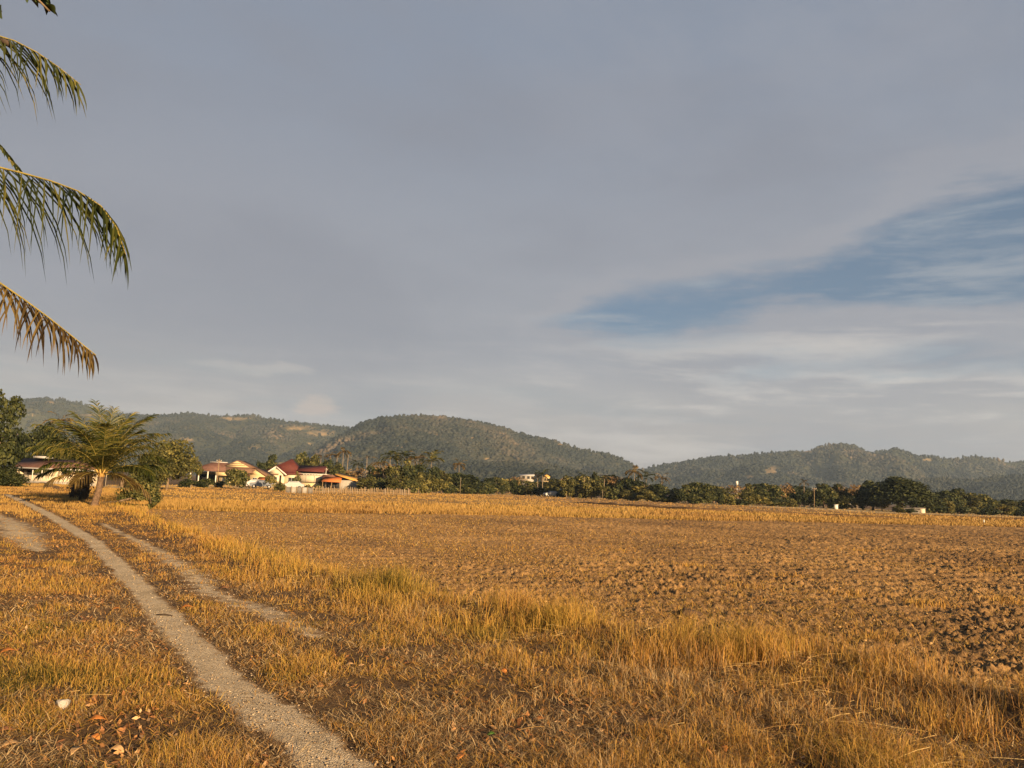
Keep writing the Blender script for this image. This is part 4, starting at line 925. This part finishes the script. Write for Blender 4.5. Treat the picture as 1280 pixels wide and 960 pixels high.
# ------------------------------------------------------------------ houses
def house(name, px, py, D, label, rot=0.0):
    B = P(px, py, D); B[2] = (float(gz(B[0], B[1], False)))
    o = empty(name, B, rot); return tag(o, label, 'house'), D / FPX
def win(parent, s, x0, x1, y, z0, z1, fm='white'):
    f = MB(); f.box(x0 - .25, x1 + .25, y - .22, y + .1, z0 - .25, z0).box(x0 - .25, x1 + .25, y - .22, y + .1, z1, z1 + .25).box(x0 - .25, x0, y - .22, y + .1, z0, z1).box(x1, x1 + .25, y - .22, y + .1, z0, z1).box((x0 + x1) / 2 - .1, (x0 + x1) / 2 + .1, y - .2, y + .05, z0, z1)
    w = f.build('window', M[fm], parent, s); MB().box(x0, x1, y - .06, y - .02, z0, z1).build('pane', M['glass'], w, s)

# white house by the track
o, s = house('white_house', 18, 603.5, 84, 'long low white house with an open dark veranda, half hidden by the young palms', R(4))
b = MB(); b.box(0, 92, 0, 1.2, -2, 9).box(0, 1.2, 1.2, 40, -2, 20).box(0, 92, 38, 40, -2, 20).box(90.8, 92, 1.2, 38, -2, 18)
b.box(0, 3.6, -.4, 1.6, 9, 17.5).box(33, 50, .0, 1.4, 9, 18).box(50, 54, .1, 1.1, 9, 18).box(66, 70, .1, 1.1, 9, 18).box(84, 92, .1, 1.1, 9, 18)
b.build('wall', M['cream'], o, s)
MB().box(4, 90, 11, 12, 0, 20).build('inner_wall', M['old_wall'], o, s)
b = MB(); b.box(8, 20, 10.4, 10.9, 3, 14); b.build('window', M['dark'], o, s)
MB().box(26, 31, 10.3, 10.9, 0, 16).build('door', M['dark'], o, s)
MB().box(56, 65, 10.4, 10.9, 5, 15).build('window', M['dark'], o, s)
b = MB(); b.slab([(-3, -5, 18.5), (95, -5, 18.5), (95, 20, 30), (-3, 20, 30)], .7).slab([(-3, 45, 18.5), (95, 45, 18.5), (95, 20.05, 30), (-3, 20.05, 30)], .7); rf = b.build('roof', M['rust_roof'], o, s)
MB().box(12, 34, 12, 22, 30.4, 33).build('ridge_vent', M['zinc'], rf, s)
MB().box(-3.2, 95.2, -5.6, -5.05, 16.8, 18.3).build('fascia', M['zinc'], o, s)
for x_ in (20, 31): MB().box(x_, x_ + 1, -1.0, -.5, 0, 17.5).build('veranda_post', M['white'], o, s)
MB().box(-6, 100, -9, -8.2, -1, 2.5).build('plinth', M['concrete'], o, s)

# yellow house
o, s = house('yellow_house', 233, 608, 158, 'yellow house with a wide brown hipped roof and a striped front gable', R(3))
b = MB(); b.box(36, 76, 8, 46, -1, 16).box(2, 36, 26, 46, -1, 16); b.build('wall', M['yellow'], o, s)
b = MB(); b.frustum((-1, 46, -2, 44), (24, 40, 18, 26), 17, 28.5); b.build('porch_roof', M['rust_roof'], o, s)
MB().box(20, 42, 17, 18, 28.2, 29.2).build('roof_ridge', M['zinc'], o, s)
b = MB(); b.frustum((26, 80, -1, 50), (38, 73, 9, 42), 16.5, 23.4).gable(37, 76, 11, 44, 23.3, 32.2, 56); b.build('roof', M['brown_roof'], o, s)
b = MB(); b.gable(41.5, 71.5, 9.6, 10.6, 23.6, 31.2, 56); gb = b.build('gable_wall', M['yellow'], o, s)
for z_, h_ in ((25.3, 9), (27.4, 6)):
    MB().box(56 - h_ * 1.15, 56 + h_ * 1.15, 9.25, 9.55, z_, z_ + .7).build('gable_louvre', M['brown_roof'], gb, s)
MB().box(34, 53, -.6, .6, 12, 16.3).build('fascia', M['yellow'], o, s)
for x_ in (3, 13, 24, 34): MB().box(x_, x_ + 1.2, -.6, .6, -1, 17).build('porch_post', M['white'], o, s)
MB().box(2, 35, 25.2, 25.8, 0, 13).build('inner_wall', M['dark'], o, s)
b = MB(); b.box(75, 95, 3, 42, -1, 14.5).gable(75, 95, 3, 42, 14.5, 21.3, 82); b.build('side_wing', M['yellow'], o, s)
b = MB(); b.slab([(72.5, 1, 13.6), (82, 1, 22.6), (82, 44, 22.6), (72.5, 44, 13.6)], .8).slab([(97, 1, 13.4), (82.05, 1, 22.6), (82.05, 44, 22.6), (97, 44, 13.4)], .8); b.build('side_roof', M['brown_roof'], o, s)
win(o, s, 79, 84, 2.8, 5, 11); win(o, s, 40, 49, 7.8, 3, 11); win(o, s, 60, 70, 7.8, 3, 11)
MB().box(52, 57, 7.4, 7.9, 0, 12).build('door', M['dark'], o, s)
aw = MB().slab([(86, -9, 6.5), (101, -9, 6.5), (100, 2.6, 12.5), (87, 2.6, 12.5)], .5).build('awning', M['orange_roof'], o, s)
for x_ in (86.6, 100): MB().box(x_, x_ + .6, -8.8, -8.2, -1, 6).build('awning_post', M['steel'], aw, s)

# red roofed house
o, s = house('red_roofed_house', 330, 609, 172, 'cream house with a steep red pyramid roof, pointed front gable and long side wing', R(2))
b = MB(); b.box(4, 23, -4, 40, -1, 17).box(23, 42, 4, 40, -1, 17); b.build('wall', M['cream'], o, s)
b = MB(); b.gable(2.5, 25, -4.3, -3.5, 16.6, 24.5, 14.5); gb = b.build('gable_wall', M['white'], o, s)
MB().gable(5.5, 22, -4.7, -4.35, 16.9, 22.4, 14.5).build('gable_panel', M['cream'], gb, s)
b = MB(); b.slab([(.5, -6, 15.8), (14.5, -6, 25.6), (14.5, 20, 25.6), (.5, 20, 15.8)], .9).slab([(28, -6, 15.8), (14.55, -6, 25.6), (14.55, 20, 25.6), (28, 20, 15.8)], .9)
rf = b.build('front_roof', M['red_roof'], o, s)
b = MB(); b.slab([(.3, -6.8, 15.6), (14.5, -6.8, 25.7), (14.5, -6.1, 25.7), (.3, -6.1, 15.6)], 1.4).slab([(28.2, -6.8, 15.6), (14.55, -6.8, 25.7), (14.55, -6.1, 25.7), (28.2, -6.1, 15.6)], 1.4); b.build('bargeboard', M['white'], rf, s)
b = MB(); b.frustum((-6, 46, 0, 46), (-2, 41, 4, 42), 16.4, 19.4).frustum((-2, 41, 4, 42), (25.2, 27, 22, 24), 19.3, 35.3); b.build('roof', M['red_roof'], o, s)
b = MB(); b.box(40, 75, 10, 36, -1, 18); b.build('wing_wall', M['cream'], o, s)
b = MB(); b.slab([(38, 2, 21), (72, 2, 21), (70, 20, 28.3), (38, 20, 28.3)], .8).slab([(38, 40, 21), (72, 40, 21), (70, 20.05, 28.3), (38, 20.05, 28.3)], .8); b.build('wing_roof', M['red_roof'], o, s)
MB().box(40, 71, 9.4, 9.9, 16.5, 21).build('upper_opening', M['dark'], o, s)
bl = MB(); bl.box(40, 76, 1.5, 2.2, 17.4, 18.2)
for i in range(19): bl.box(40.5 + i * 1.9, 41.1 + i * 1.9, 1.6, 2.1, 15.8, 17.4)
bl.build('balustrade', M['white'], o, s)
MB().box(40, 77, 1, 9.8, 7.5, 15.7).build('terrace_wall', M['cream'], o, s)
MB().box(40, 74, -3, .9, -1, 6.6).build('terrace_wall', M['yellow'], o, s)
for x_ in (50, 60.5, 71): MB().box(x_, x_ + .7, .6, .95, 7.5, 15.6).build('pilaster', M['concrete'], o, s)
MB().box(19.2, 21.4, -4.5, -4.05, -.5, 14.5).build('door', M['dark'], o, s)
MB().box(7, 17.5, -4.9, -4.05, 14.6, 16.2).build('lintel', M['brown_roof'], o, s)
win(o, s, 8, 16, -4.1, 4, 12); win(o, s, 28, 36, 3.8, 4, 12)

# house with orange sheet roofs
o, s = house('orange_roofed_house', 402, 611, 168, 'low house with bright orange and ochre sheet roofs beside the stake fence', R(2))
MB().box(2, 44, 8, 34, -1, 12).build('wall', M['concrete'], o, s)
MB().slab([(0, -4, 9.5), (24, -4, 9.5), (22, 10, 16), (2, 10, 16)], .6).build('awning', M['orange_roof'], o, s)
b = MB(); b.slab([(14, 6, 18.6), (18, 20, 21.5), (44, 24, 14), (42, 6, 11)], .6); b.build('roof', M['ochre_roof'], o, s)
MB().box(-2, 14, 9, 20, 12, 18).build('rear_wall', M['rust_roof'], o, s)
for x_ in (1, 12, 22.5): MB().box(x_, x_ + .8, -3.6, -2.8, -1, 9.2).build('post', M['wood'], o, s)
MB().box(4, 20, 7.5, 7.95, 0, 9).build('opening', M['dark'], o, s)

# buildings beyond the tree line
def far_building(name, px, py, D, label, parts, zb, cat='building'):
    B = P(px, py, D); o = empty(name, B); s = D / FPX
    for nm, mt, args in parts:
        b = MB(); [getattr(b, k)(*a) for k, a in args]; b.build(nm, M[mt], o, s)
    return tag(o, label, cat)
far_building('hillside_building', 650, 599, 420, 'white hillside building above the tree line with a flat pale roof', [('wall', 'concrete', [('box', (0, 17, 0, 10, -14, 4.6))]), ('roof', 'zinc', [('slab', ([(-1, -1, 4.8), (18, -1, 5.4), (18, 11, 7.2), (-1, 11, 6.6)], .5))]), ('window', 'dark', [('box', (3, 6, -.3, -.05, 1, 4))]), ('window', 'dark', [('box', (9, 12, -.3, -.05, 1, 4))]), ('window', 'dark', [('box', (14, 17, -.3, -.05, 1, 4))])], 0)
far_building('hillside_building', 679, 602, 420, 'small yellow hillside building under a palm above the tree line', [('wall', 'yellow', [('box', (0, 8, 0, 8, -14, 6))]), ('roof', 'ochre_roof', [('gable', (-1, 9, -1, 9, 6.05, 9))]), ('window', 'dark', [('box', (1.5, 3.4, -.3, -.05, 1, 4))]), ('window', 'dark', [('box', (4.8, 6.6, -.3, -.05, 1, 4))])], 0)
far_building('low_shed', 580, 604, 262, 'low white roofed shed showing between trees right of the thin pole', [('wall', 'concrete', [('box', (0, 14, 0, 8, -12, -1.5))]), ('roof', 'zinc', [('slab', ([(-1, -1, 0), (15, -1, 1.4), (15, 9, 3.4), (-1, 9, 2)], .5))])], 0, 'shed')
far_building('low_shed', 1118, 641, 190, 'long grey wall with a bright cream end, under the umbrella shaped tree', [('wall', 'old_wall', [('box', (0, 32, 0, 6, -2, 5))]), ('end_wall', 'cream', [('box', (32.05, 38, -.5, 6, -2, 6.5))]), ('roof', 'old_wall', [('slab', ([(-1, -1, 5.6), (39, -1, 7.0), (39, 7, 8), (-1, 7, 6.6)], .5))])], 0, 'shed')
far_building('water_tower', 921, 610, 330, 'slim pale water tower just above the tree line', [('tower_shaft', 'concrete', [('box', (-.7, .7, -.7, .7, -25, 4))]), ('tank', 'white', [('tube', ([(0, 0, 4), (0, 0, 8.5)], 1.6, 10))])], 0, 'tower')
far_building('pale_hut', 1028, 622, 300, 'tiny pale hut among the trees right of the utility pole', [('wall', 'white', [('box', (33, 36, 0, 3, -8, 3))]), ('roof', 'zinc', [('gable', (32.5, 36.5, -.5, 3.5, 3.05, 4.6))])], 0, 'hut')
B = GZ(1045, 637, False); o = empty('roadside_box', P(1045, 638, 196)); o.location.z = ZF; s = 196 / FPX
MB().box(-2.1, 2.1, -1, 1, 0, 5.0).build('cabinet', M['white'], o, s); MB().box(-2.5, 2.5, -1.4, 1.4, 5.05, 5.9).build('lid', M['zinc'], o, s)
tag(o, 'white roadside box with a small lid before the far trees', 'box')

# fences, poles, posts
A = G(391, 617, ZF); Bq = G(512, 619.5, ZF); o = tag(empty('stake_fence', A), 'weathered wooden stake fence at the field edge right of the houses', 'fence')
dv = Bq - A; L = np.linalg.norm(dv); dv /= L; nst = 58
rl = random.Random(9)
for i in range(nst):
    p_ = dv * (L * i / (nst - 1)); h = rl.uniform(.85, 1.25); w = rl.uniform(.06, .12); ln = rl.uniform(-.07, .07)
    b = MB(); b.tube([(p_[0], p_[1], -.1), (p_[0] + ln * .5, p_[1], h * .5), (p_[0] + ln, p_[1] + .02, h)], [w, w * .95, w * .8], 6); b.build('stake', M['wood'] if rl.random() < .7 else M['pale_bark'], o)
for z_ in (.35, .75):
    b = MB(); b.tube([(0, .08, z_), tuple(dv * L * .5 + [0, .08, z_ + .05]), tuple(dv * L + [0, .08, z_])], .035, 5); b.build('rail', M['wood'], o)
A = G(357, 616, ZF); Bq = G(391, 617, ZF); o = tag(empty('panel_fence', A), 'low whitish panel fence in front of the white car', 'fence'); dv = Bq - A
for i in range(5):
    p_ = dv * i / 5; q_ = dv * (i + .94) / 5; b = MB(); b.slab([tuple(p_ + [0, 0, -.05]), tuple(q_ + [0, 0, -.05]), tuple(q_ + [0, .02, .85]), tuple(p_ + [0, .02, .85])], .05); b.build('panel', M['concrete'] if i % 2 else M['old_wall'], o)
    b = MB(); b.box(p_[0] - .05, p_[0] + .05, p_[1] - .12, p_[1] - .02, -.1, .95); b.build('post', M['wood'], o)
def pole(name, px, base, top, D, r, mat, label, cat='pole', cross=0.0, z=ZF, ins=False):
    B = P(px, base, D); T_ = P(px, top, D); B[2] = z; h = T_[2] - z; o = empty(name, B)
    b = MB(); b.tube([(0, 0, -.1), (0, 0, h)], [r, r * .75], 9); b.build('shaft', M[mat], o)
    if cross: MB().box(-cross, cross, -.06, .06, h - .5, h - .36).build('crossarm', M['wood'], o); [MB().tube([(x_, 0, h - .36), (x_, 0, h - .18)], .05, 6).build('insulator', M['white'], o) for x_ in (-cross * .85, cross * .85)]
    return tag(o, label, cat)
pole('utility_pole', 271, 607.5, 573.5, 140, .085, 'wood', 'slim tan utility pole in front of the yellow house', cross=.45)
pole('utility_pole', 1018, 636, 609, 200, .085, 'wood', 'tan utility pole before the far trees left of the white box', cross=.6)
pole('utility_pole', 406, 611, 585, 175, .08, 'steel', 'thin grey pole between red and orange roofed houses', cross=.3)
pole('white_pole', 575, 617, 597, 180, .055, 'pale_bark', 'thin white pole at the foot of the far tree line')
pole('white_pole', 753, 624, 612, 192, .055, 'pale_bark', 'short pale pole below the dark cone shaped tree')
pole('marker_post', 1230, 656, 649.5, 100, .10, 'white', 'short white post in the stubble at the right', 'post')
pole('marker_post', 238, 613, 607, 105, .07, 'pale_bark', 'short pale post before the shrub of the yellow house', 'post')

# cars in the yards
def car(px, py, D, rot, paint, label, van=False):
    B = P(px, py, D); B[2] = ZF + .04; o = empty('parked_car', B, rot)
    pr = [(-2.05, .35), (-2.1, .75), (-1.95, .95), (-1.15, 1.02), (-.55, 1.48), (.95, 1.5), (1.6, 1.08), (2.0, .98), (2.1, .7), (2.05, .35)] if not van else [(-2.0, .35), (-2.05, .8), (-1.7, 1.05), (-1.1, 1.75), (1.85, 1.8), (2.0, 1.0), (2.02, .35)]
    n = len(pr); V = []
    for y_, k in ((-.82, 1.0), (-.62, 1.0), (.62, 1), (.82, 1.0)):
        for x_, z_ in pr:
            ins = (.12 if z_ > 1.1 else 0) if abs(y_) > .7 else 0
            V.append((x_ * (1 if abs(y_) < .7 else .985), y_ - math.copysign(ins, y_), z_ - (.02 if abs(y_) > .7 else 0)))
    Q = [(r_ * n + k, r_ * n + (k + 1) % n, (r_ + 1) * n + (k + 1) % n, (r_ + 1) * n + k) for r_ in range(3) for k in range(n)]
    b = MB(); b.add(V, Q); me = b.mesh('body', M[paint]); bmf = me
    import bmesh
    bm = bmesh.new(); bm.from_mesh(me); bm.verts.ensure_lookup_table(); bm.faces.new([bm.verts[k] for k in range(n)]); bm.faces.new([bm.verts[3 * n + k] for k in reversed(range(n))]); bmesh.ops.recalc_face_normals(bm, faces=bm.faces); bm.to_mesh(me); bm.free()
    put('body', me, o)
    for y_ in (-.85, .85):
        top_ = 1.4 if not van else 1.62
        b = MB(); yy = y_ - math.copysign(.115, y_); b.slab([(-.95, yy - math.copysign(-.1, y_), 1.06), (1.35, yy - math.copysign(-.1, y_), 1.08), (.85, yy, top_), (-.5, yy, top_)], .03); b.build('window', M['glass'], o)
        for x_ in (-1.3, 1.3):
            b = MB(); b.tube([(x_, y_ - .09, .32), (x_, y_ + .09, .32)], .32, 14); w_ = b.build('wheel', M['tyre'], o)
            b = MB(); b.tube([(x_, y_ - .1, .32), (x_, y_ + .1, .32)], .17, 10); b.build('rim', M['zinc'], w_)
    b = MB(); b.slab([(-1.2, -.6, 1.05), (-1.2, .6, 1.05), (-.62, .55, 1.46), (-.62, -.55, 1.46)], -.03) ; b.build('windscreen', M['glass'], o)
    for y_ in (-.6, .6): MB().box(-2.14, -2.0, y_ - .14, y_ + .14, .68, .82).build('headlight', M['zinc'], o)
    return tag(o, label, 'car')
car(366, 611, 145, R(8), 'car_white', 'white car parked behind the low panel fence of the red roofed house')
car(327, 609, 140, R(15), 'car_grey', 'dark grey car parked under the orange awning')
car(317, 608, 150, R(20), 'car_white', 'white car at the yellow side wing, left of the dark grey car')
car(689, 621.5, 205, R(25), 'car_white', 'tiny white car on the far road before the tree line')

# ------------------------------------------------------------------ the palm that leans in from the left
g = np.random.default_rng(123)
D0 = 9.0; crown = P(-235, 185, D0); B = np.array([crown[0] - .3, crown[1] - .2, 0.0]); B[2] = float(gz(B[0], B[1]))
o, top = coconut(B, [(0, 0, -.1), (.05, .02, 1.5), (.2, .12, 3.4), tuple(crown - B)], .17, .13, None, g, 'coconut palm at the left edge whose feathery fronds hang into the sky')
def px_frond(pl, D, nl, ml, w, dr, mat, rib, label=None, base=0.0, **kw):
    pts = np.array([P(a, b_, d) - B for (a, b_), d in zip(pl, D)]); add_frond(o, pts, nl, ml, w, dr, g, mat, rib, label, base, **kw)
px_frond([(-235, 185), (-190, 110), (-130, 60), (-60, 35), (0, 42), (40, 60), (75, 84), (101, 106)], [9.0, 8.9, 8.8, 8.7, 8.7, 8.7, 8.7, 8.8], 70, 1.15, .022, .9, M['palm'], .022, base=.10, up=-.6, ragged=.38)
px_frond([(-235, 185), (-170, 168), (-100, 182), (-40, 199), (0, 210), (50, 221), (100, 238), (130, 254), (148, 280), (157, 318)], [9.0, 8.9, 8.8, 8.8, 8.8, 8.8, 8.8, 8.8, 8.8, 8.8], 84, 1.3, .022, .9, M['palm'], .022, base=.0, up=-.6, ragged=.38)
px_frond([(-235, 190), (-180, 205), (-120, 260), (-60, 312), (0, 354), (40, 380), (80, 412), (120, 444)], [9.0, 8.9, 8.8, 8.7, 8.6, 8.6, 8.6, 8.6], 84, .95, .024, 1.2, M['palm_dry'], .024, 'browned lowest frond with hanging leaflets', base=.0, up=-.9, ragged=.32)
px_frond([(-235, 180), (-180, 130), (-110, 120), (-50, 140), (-5, 178), (24, 214)], [9.0, 9.1, 9.3, 9.4, 9.5, 9.5], 40, .4, .030, .5, M['palm'], .018, base=.05)
for a_, e_, L_, s_ in ((95, 60, 3.6, 1.6), (140, 50, 3.5, 1.7), (190, 45, 3.5, 1.7), (235, 40, 3.5, 1.8), (280, 50, 3.4, 1.8), (170, 15, 3.3, 1.5), (215, 10, 3.2, 1.5), (255, 8, 3.2, 1.6), (120, 12, 3.2, 1.5), (200, 75, 3.6, 1.3)):
    add_frond(o, arc(top, R(a_), R(e_), L_, s_), 40, .66, .034, .45, g, M['palm'], .024, base=.05)
b = MB()
for a_ in range(7):
    c_ = top + np.array([math.cos(a_ * .9) * .22, math.sin(a_ * .9) * .22, -.25 - .08 * (a_ % 2)]); b.tube([c_ + [0, 0, .13], c_ + [0, 0, .08], c_, c_ - [0, 0, .09], c_ - [0, 0, .13]], [.02, .09, .12, .08, .02], 9)
b.build('coconut_bunch', M['leaf_brown'], o)
sp_ = P(10, 55, 8.65) - B; b = MB(); b.tube([sp_ + [-.10, 0, .06], sp_ + [-.05, 0, .03], sp_ + [.01, 0, 0], sp_ + [.05, 0, -.03]], [.015, .035, .04, .015], 8); b.build('dry_spathe', M['dark_bark'], o)

# broadleaf tree just outside the frame, one leafy twig tip enters the top corner
g = np.random.default_rng(55)
Bt = np.array([-4.6, 1.6, 0.0]); Bt[2] = float(gz(Bt[0], Bt[1])); o = tag(empty('broadleaf_tree', Bt), 'near broadleaf tree whose dark leafy twig tip enters the top left corner', 'tree')
tip = P(62, 14, 3.1) - Bt; t0_ = np.array([.1, .1, 2.6])
b = MB(); b.tube([(0, 0, -.1), (.03, .02, 1.2), tuple(t0_), (.1, .0, 4.2)], [.16, .12, .09, .03], 9)
tw = [t0_, t0_ + (tip - t0_) * .35 + [0, 0, .45], t0_ + (tip - t0_) * .7 + [0, 0, .35], P(34, -14, 3.1) - Bt, tip * 1.0]
b.tube(tw, [.05, .035, .02, .008, .004], 7); b.tube([tw[2], P(-14, 2, 3.2) - Bt, P(2, 14, 3.2) - Bt], [.015, .006, .003], 6); b.build('trunk', M['bark'], o)
def leaf_blade(c, d, nrm, L, w, curl, n=6):
    d = d / np.linalg.norm(d); s_ = np.cross(nrm, d); s_ /= np.linalg.norm(s_) + 1e-9; up_ = np.cross(d, s_); V = []
    for i in range(n + 1):
        t = i / n; ww = w * math.sin(math.pi * min(1, .06 + .94 * t) ** .8) * .5 + .0004
        q = c + d * L * t + up_ * curl * L * math.sin(math.pi * t)
        V += [q - s_ * ww + up_ * ww * .5, q, q + s_ * ww + up_ * ww * .5]
    Q = []
    for i in range(n): Q += [(3 * i, 3 * i + 1, 3 * i + 4, 3 * i + 3), (3 * i + 1, 3 * i + 2, 3 * i + 5, 3 * i + 4)]
    return V, Q
b = MB()
for (px, py), (qx, qy), w in (((38, -4), (48, 10), .035), ((44, 2), (72, 21), .05), ((50, -8), (58, 19), .045), ((46, -6), (62, 6), .05), ((36, -6), (34, 4), .03), ((1, 6), (3, 24), .06), ((58, 6), (69, 18), .04)):
    A_ = P(px, py, 3.1) - Bt; E_ = P(qx, qy, 3.05 + .1 * (px % 3)) - Bt; b.add(*leaf_blade(A_, E_ - A_, np.array([.2, -.8, .4]) + g.normal(0, .3, 3), np.linalg.norm(E_ - A_), w, .08))
for i in range(420):
    k = g.random(); base_ = t0_ + (tip - t0_) * k * .62 + [0, 0, .5 * math.sin(3 * k)] if i % 2 else np.array([g.normal(0, .7), g.normal(-.2, .7), 3.4 + g.normal(0, .6)])
    c_ = base_ + g.normal(0, .22, 3); b.add(*leaf_blade(c_, g.normal(0, 1, 3) + [0, 0, -.6], g.normal(0, 1, 3), g.uniform(.09, .15), .05, .1, 4))
M['twig_leaf'] = plain('twig_leaf', (.04, .055, .015), .55, .4, 9)
b.build('crown', M['twig_leaf'], o)

# ------------------------------------------------------------------ small things on the ground
def dead_leaf(px, py, L, mat, a, label, curl=.14, tilt=.35, lift=.012):
    B = GZ(px, py); d = np.array([math.cos(a), math.sin(a), .1]); nrm = np.array([-.1, -tilt, 1.0])
    L *= .66; V, Q = leaf_blade(np.zeros(3) - d * L / 2, d, nrm, L, L * .42, curl, 8); V = np.array(V); V[:, 2] -= V[:, 2].min()
    V += random.Random(px).uniform(-.004, .004)
    b = MB(); b.add(V, Q); o = b.build('fallen_leaf', M[mat]); o.location = B + [0, 0, lift]; sm = o.modifiers.new('thick', 'SOLIDIFY'); sm.thickness = .0015
    return tag(o, label, 'leaf', 'fallen leaves on the bank' if mat != 'leaf_green' else None)
for px, py, L, mt, a, lab in ((119, 905, .17, 'leaf_orange', .2, 'large bright orange dead leaf just right of the pale stone'), (100, 916, .1, 'leaf_brown', 1.2, 'small brown leaf touching the large bright orange leaf'), (10, 818, .2, 'leaf_orange', .6, 'orange dead leaf at the left edge beside the grass, above the stone'), (96, 830, .12, 'leaf_tan', .1, 'small tan leaf in the left grass, above the pale stone'),
                              (14, 935, .16, 'leaf_tan', .7, 'tan curled leaf near the bottom left corner'), (6, 918, .14, 'leaf_brown', .3, 'brown leaf at the left edge near the bottom corner'), (154, 915, .12, 'leaf_brown', 2.2, 'brown leaf right of the large bright orange leaf'), (118, 926, .13, 'leaf_orange', 2.6, 'dull orange leaf below the large bright orange leaf'), (95, 944, .16, 'leaf_tan', 1.4, 'upright tan leaf at the bottom left below the orange leaf'),
                              (146, 941, .15, 'leaf_tan', 2.9, 'tan leaf at the bottom edge left of the track'), (75, 938, .13, 'leaf_brown', 2.0, 'dark brown leaf at the bottom left between two tan leaves'), (48, 880, .12, 'leaf_brown', 1.0, 'dark curled leaf left of the pale stone in short grass'), (233, 762, .22, 'leaf_orange', .4, 'rust coloured dead leaf clump between the two wheel tracks'), (281, 737, .2, 'leaf_brown', .2, 'red brown leaf at the far edge of the right wheel track'),
                              (161, 792, .16, 'leaf_tan', .1, 'yellowish leaf in the grass left of the main track'), (145, 764, .16, 'leaf_orange', .5, 'orange leaf far up the left side of the track'), (629, 842, .16, 'leaf_orange', 2.4, 'large orange brown leaf in the middle of the tall grass'), (676, 902, .13, 'leaf_orange', .3, 'orange leaf below the tall grass near the bottom centre'), (752, 918, .12, 'leaf_tan', .8, 'tan leaf on the flattened straw at the bottom centre'),
                              (438, 833, .12, 'leaf_tan', .3, 'pale tan leaf in the grass right of the track'), (576, 951, .13, 'leaf_orange', 1.1, 'orange leaf at the bottom edge near the centre'), (905, 940, .14, 'leaf_orange', 1.5, 'orange brown leaf at the bottom right in dry straw'), (615, 921, .10, 'leaf_green', .1, 'single fresh green leaf on the dry ground at bottom centre')):
    dead_leaf(px, py, L, mt, a, lab)
def rock(name, px, py, sz, mat, label, cat, seed, z=None, lift=.3):
    B = GZ(px, py) if z is None else G(px, py, z); g = np.random.default_rng(seed)
    import bmesh
    bm = bmesh.new(); bmesh.ops.create_icosphere(bm, subdivisions=3, radius=1)
    pl = [(lambda n: n / np.linalg.norm(n))(g.normal(0, 1, 3)) for _ in range(9)]; dd = g.uniform(.55, .85, 9)
    for v_ in bm.verts:
        c = np.array(v_.co)
        for n_, d_ in zip(pl, dd):
            q = c @ n_
            if q > d_: c = c - n_ * (q - d_) * .9
        c *= 1 + .06 * math.sin(c[0] * 9 + seed) * math.cos(c[1] * 8); v_.co = Vector(c * np.array(sz))
    me = bpy.data.meshes.new(name); bm.to_mesh(me); bm.free(); me.materials.append(M[mat]); o = put(name, me); o.location = B + [0, 0, sz[2] * lift]
    return tag(o, label, cat)
rock('stone', 78, 888, (.055, .05, .045), 'stone', 'pale whitish stone in the short grass at the lower left', 'stone', 3, lift=.8)
rock('stone', 524, 744, (.05, .05, .035), 'stone', 'small pale stone at the field edge left of the dark clods', 'stone', 4, ZF + .03)
rock('earth_clod', 545, 747, (.14, .12, .13), 'clod', 'dark earth clod at the field edge, left of the pair', 'clod', 5, ZF)
rock('earth_clod', 558, 747, (.16, .13, .12), 'clod', 'larger dark earth clod at the field edge, right of the pair', 'clod', 6, ZF)
rock('earth_clod', 198, 654, (.42, .25, .22), 'clod', 'dark lone clod far up the field near the young palms', 'clod', 7, ZF)
rock('earth_clod', 860, 770, (.26, .2, .12), 'clod', 'flat dark clod in the ploughed field beyond the tall grass', 'clod', 8, ZF)
B = GZ(205, 771); b = MB(); b.tube([(-.09, 0, .02), (0, .01, .025), (.1, -.01, .02)], [.008, .01, .005], 6); o = b.build('dry_stick', M['dark_bark']); o.location = B; tag(o, 'short dark stick lying across the main gravel track', 'stick')

# ------------------------------------------------------------------ the air between
m = new_mat('haze'); t = m.node_tree; pv = t.nodes.new('ShaderNodeVolumePrincipled'); pv.inputs['Color'].default_value = (.58, .76, 1.0, 1)
pv.inputs['Density'].default_value = HAZE; pv.inputs['Anisotropy'].default_value = 0.0
ot = t.nodes.new('ShaderNodeOutputMaterial'); t.links.new(pv.outputs[0], ot.inputs['Volume'])
b = MB(); b.box(-3400, 3400, -3400, 3400, -60, 420); tag(b.build('haze', m), kind='stuff')
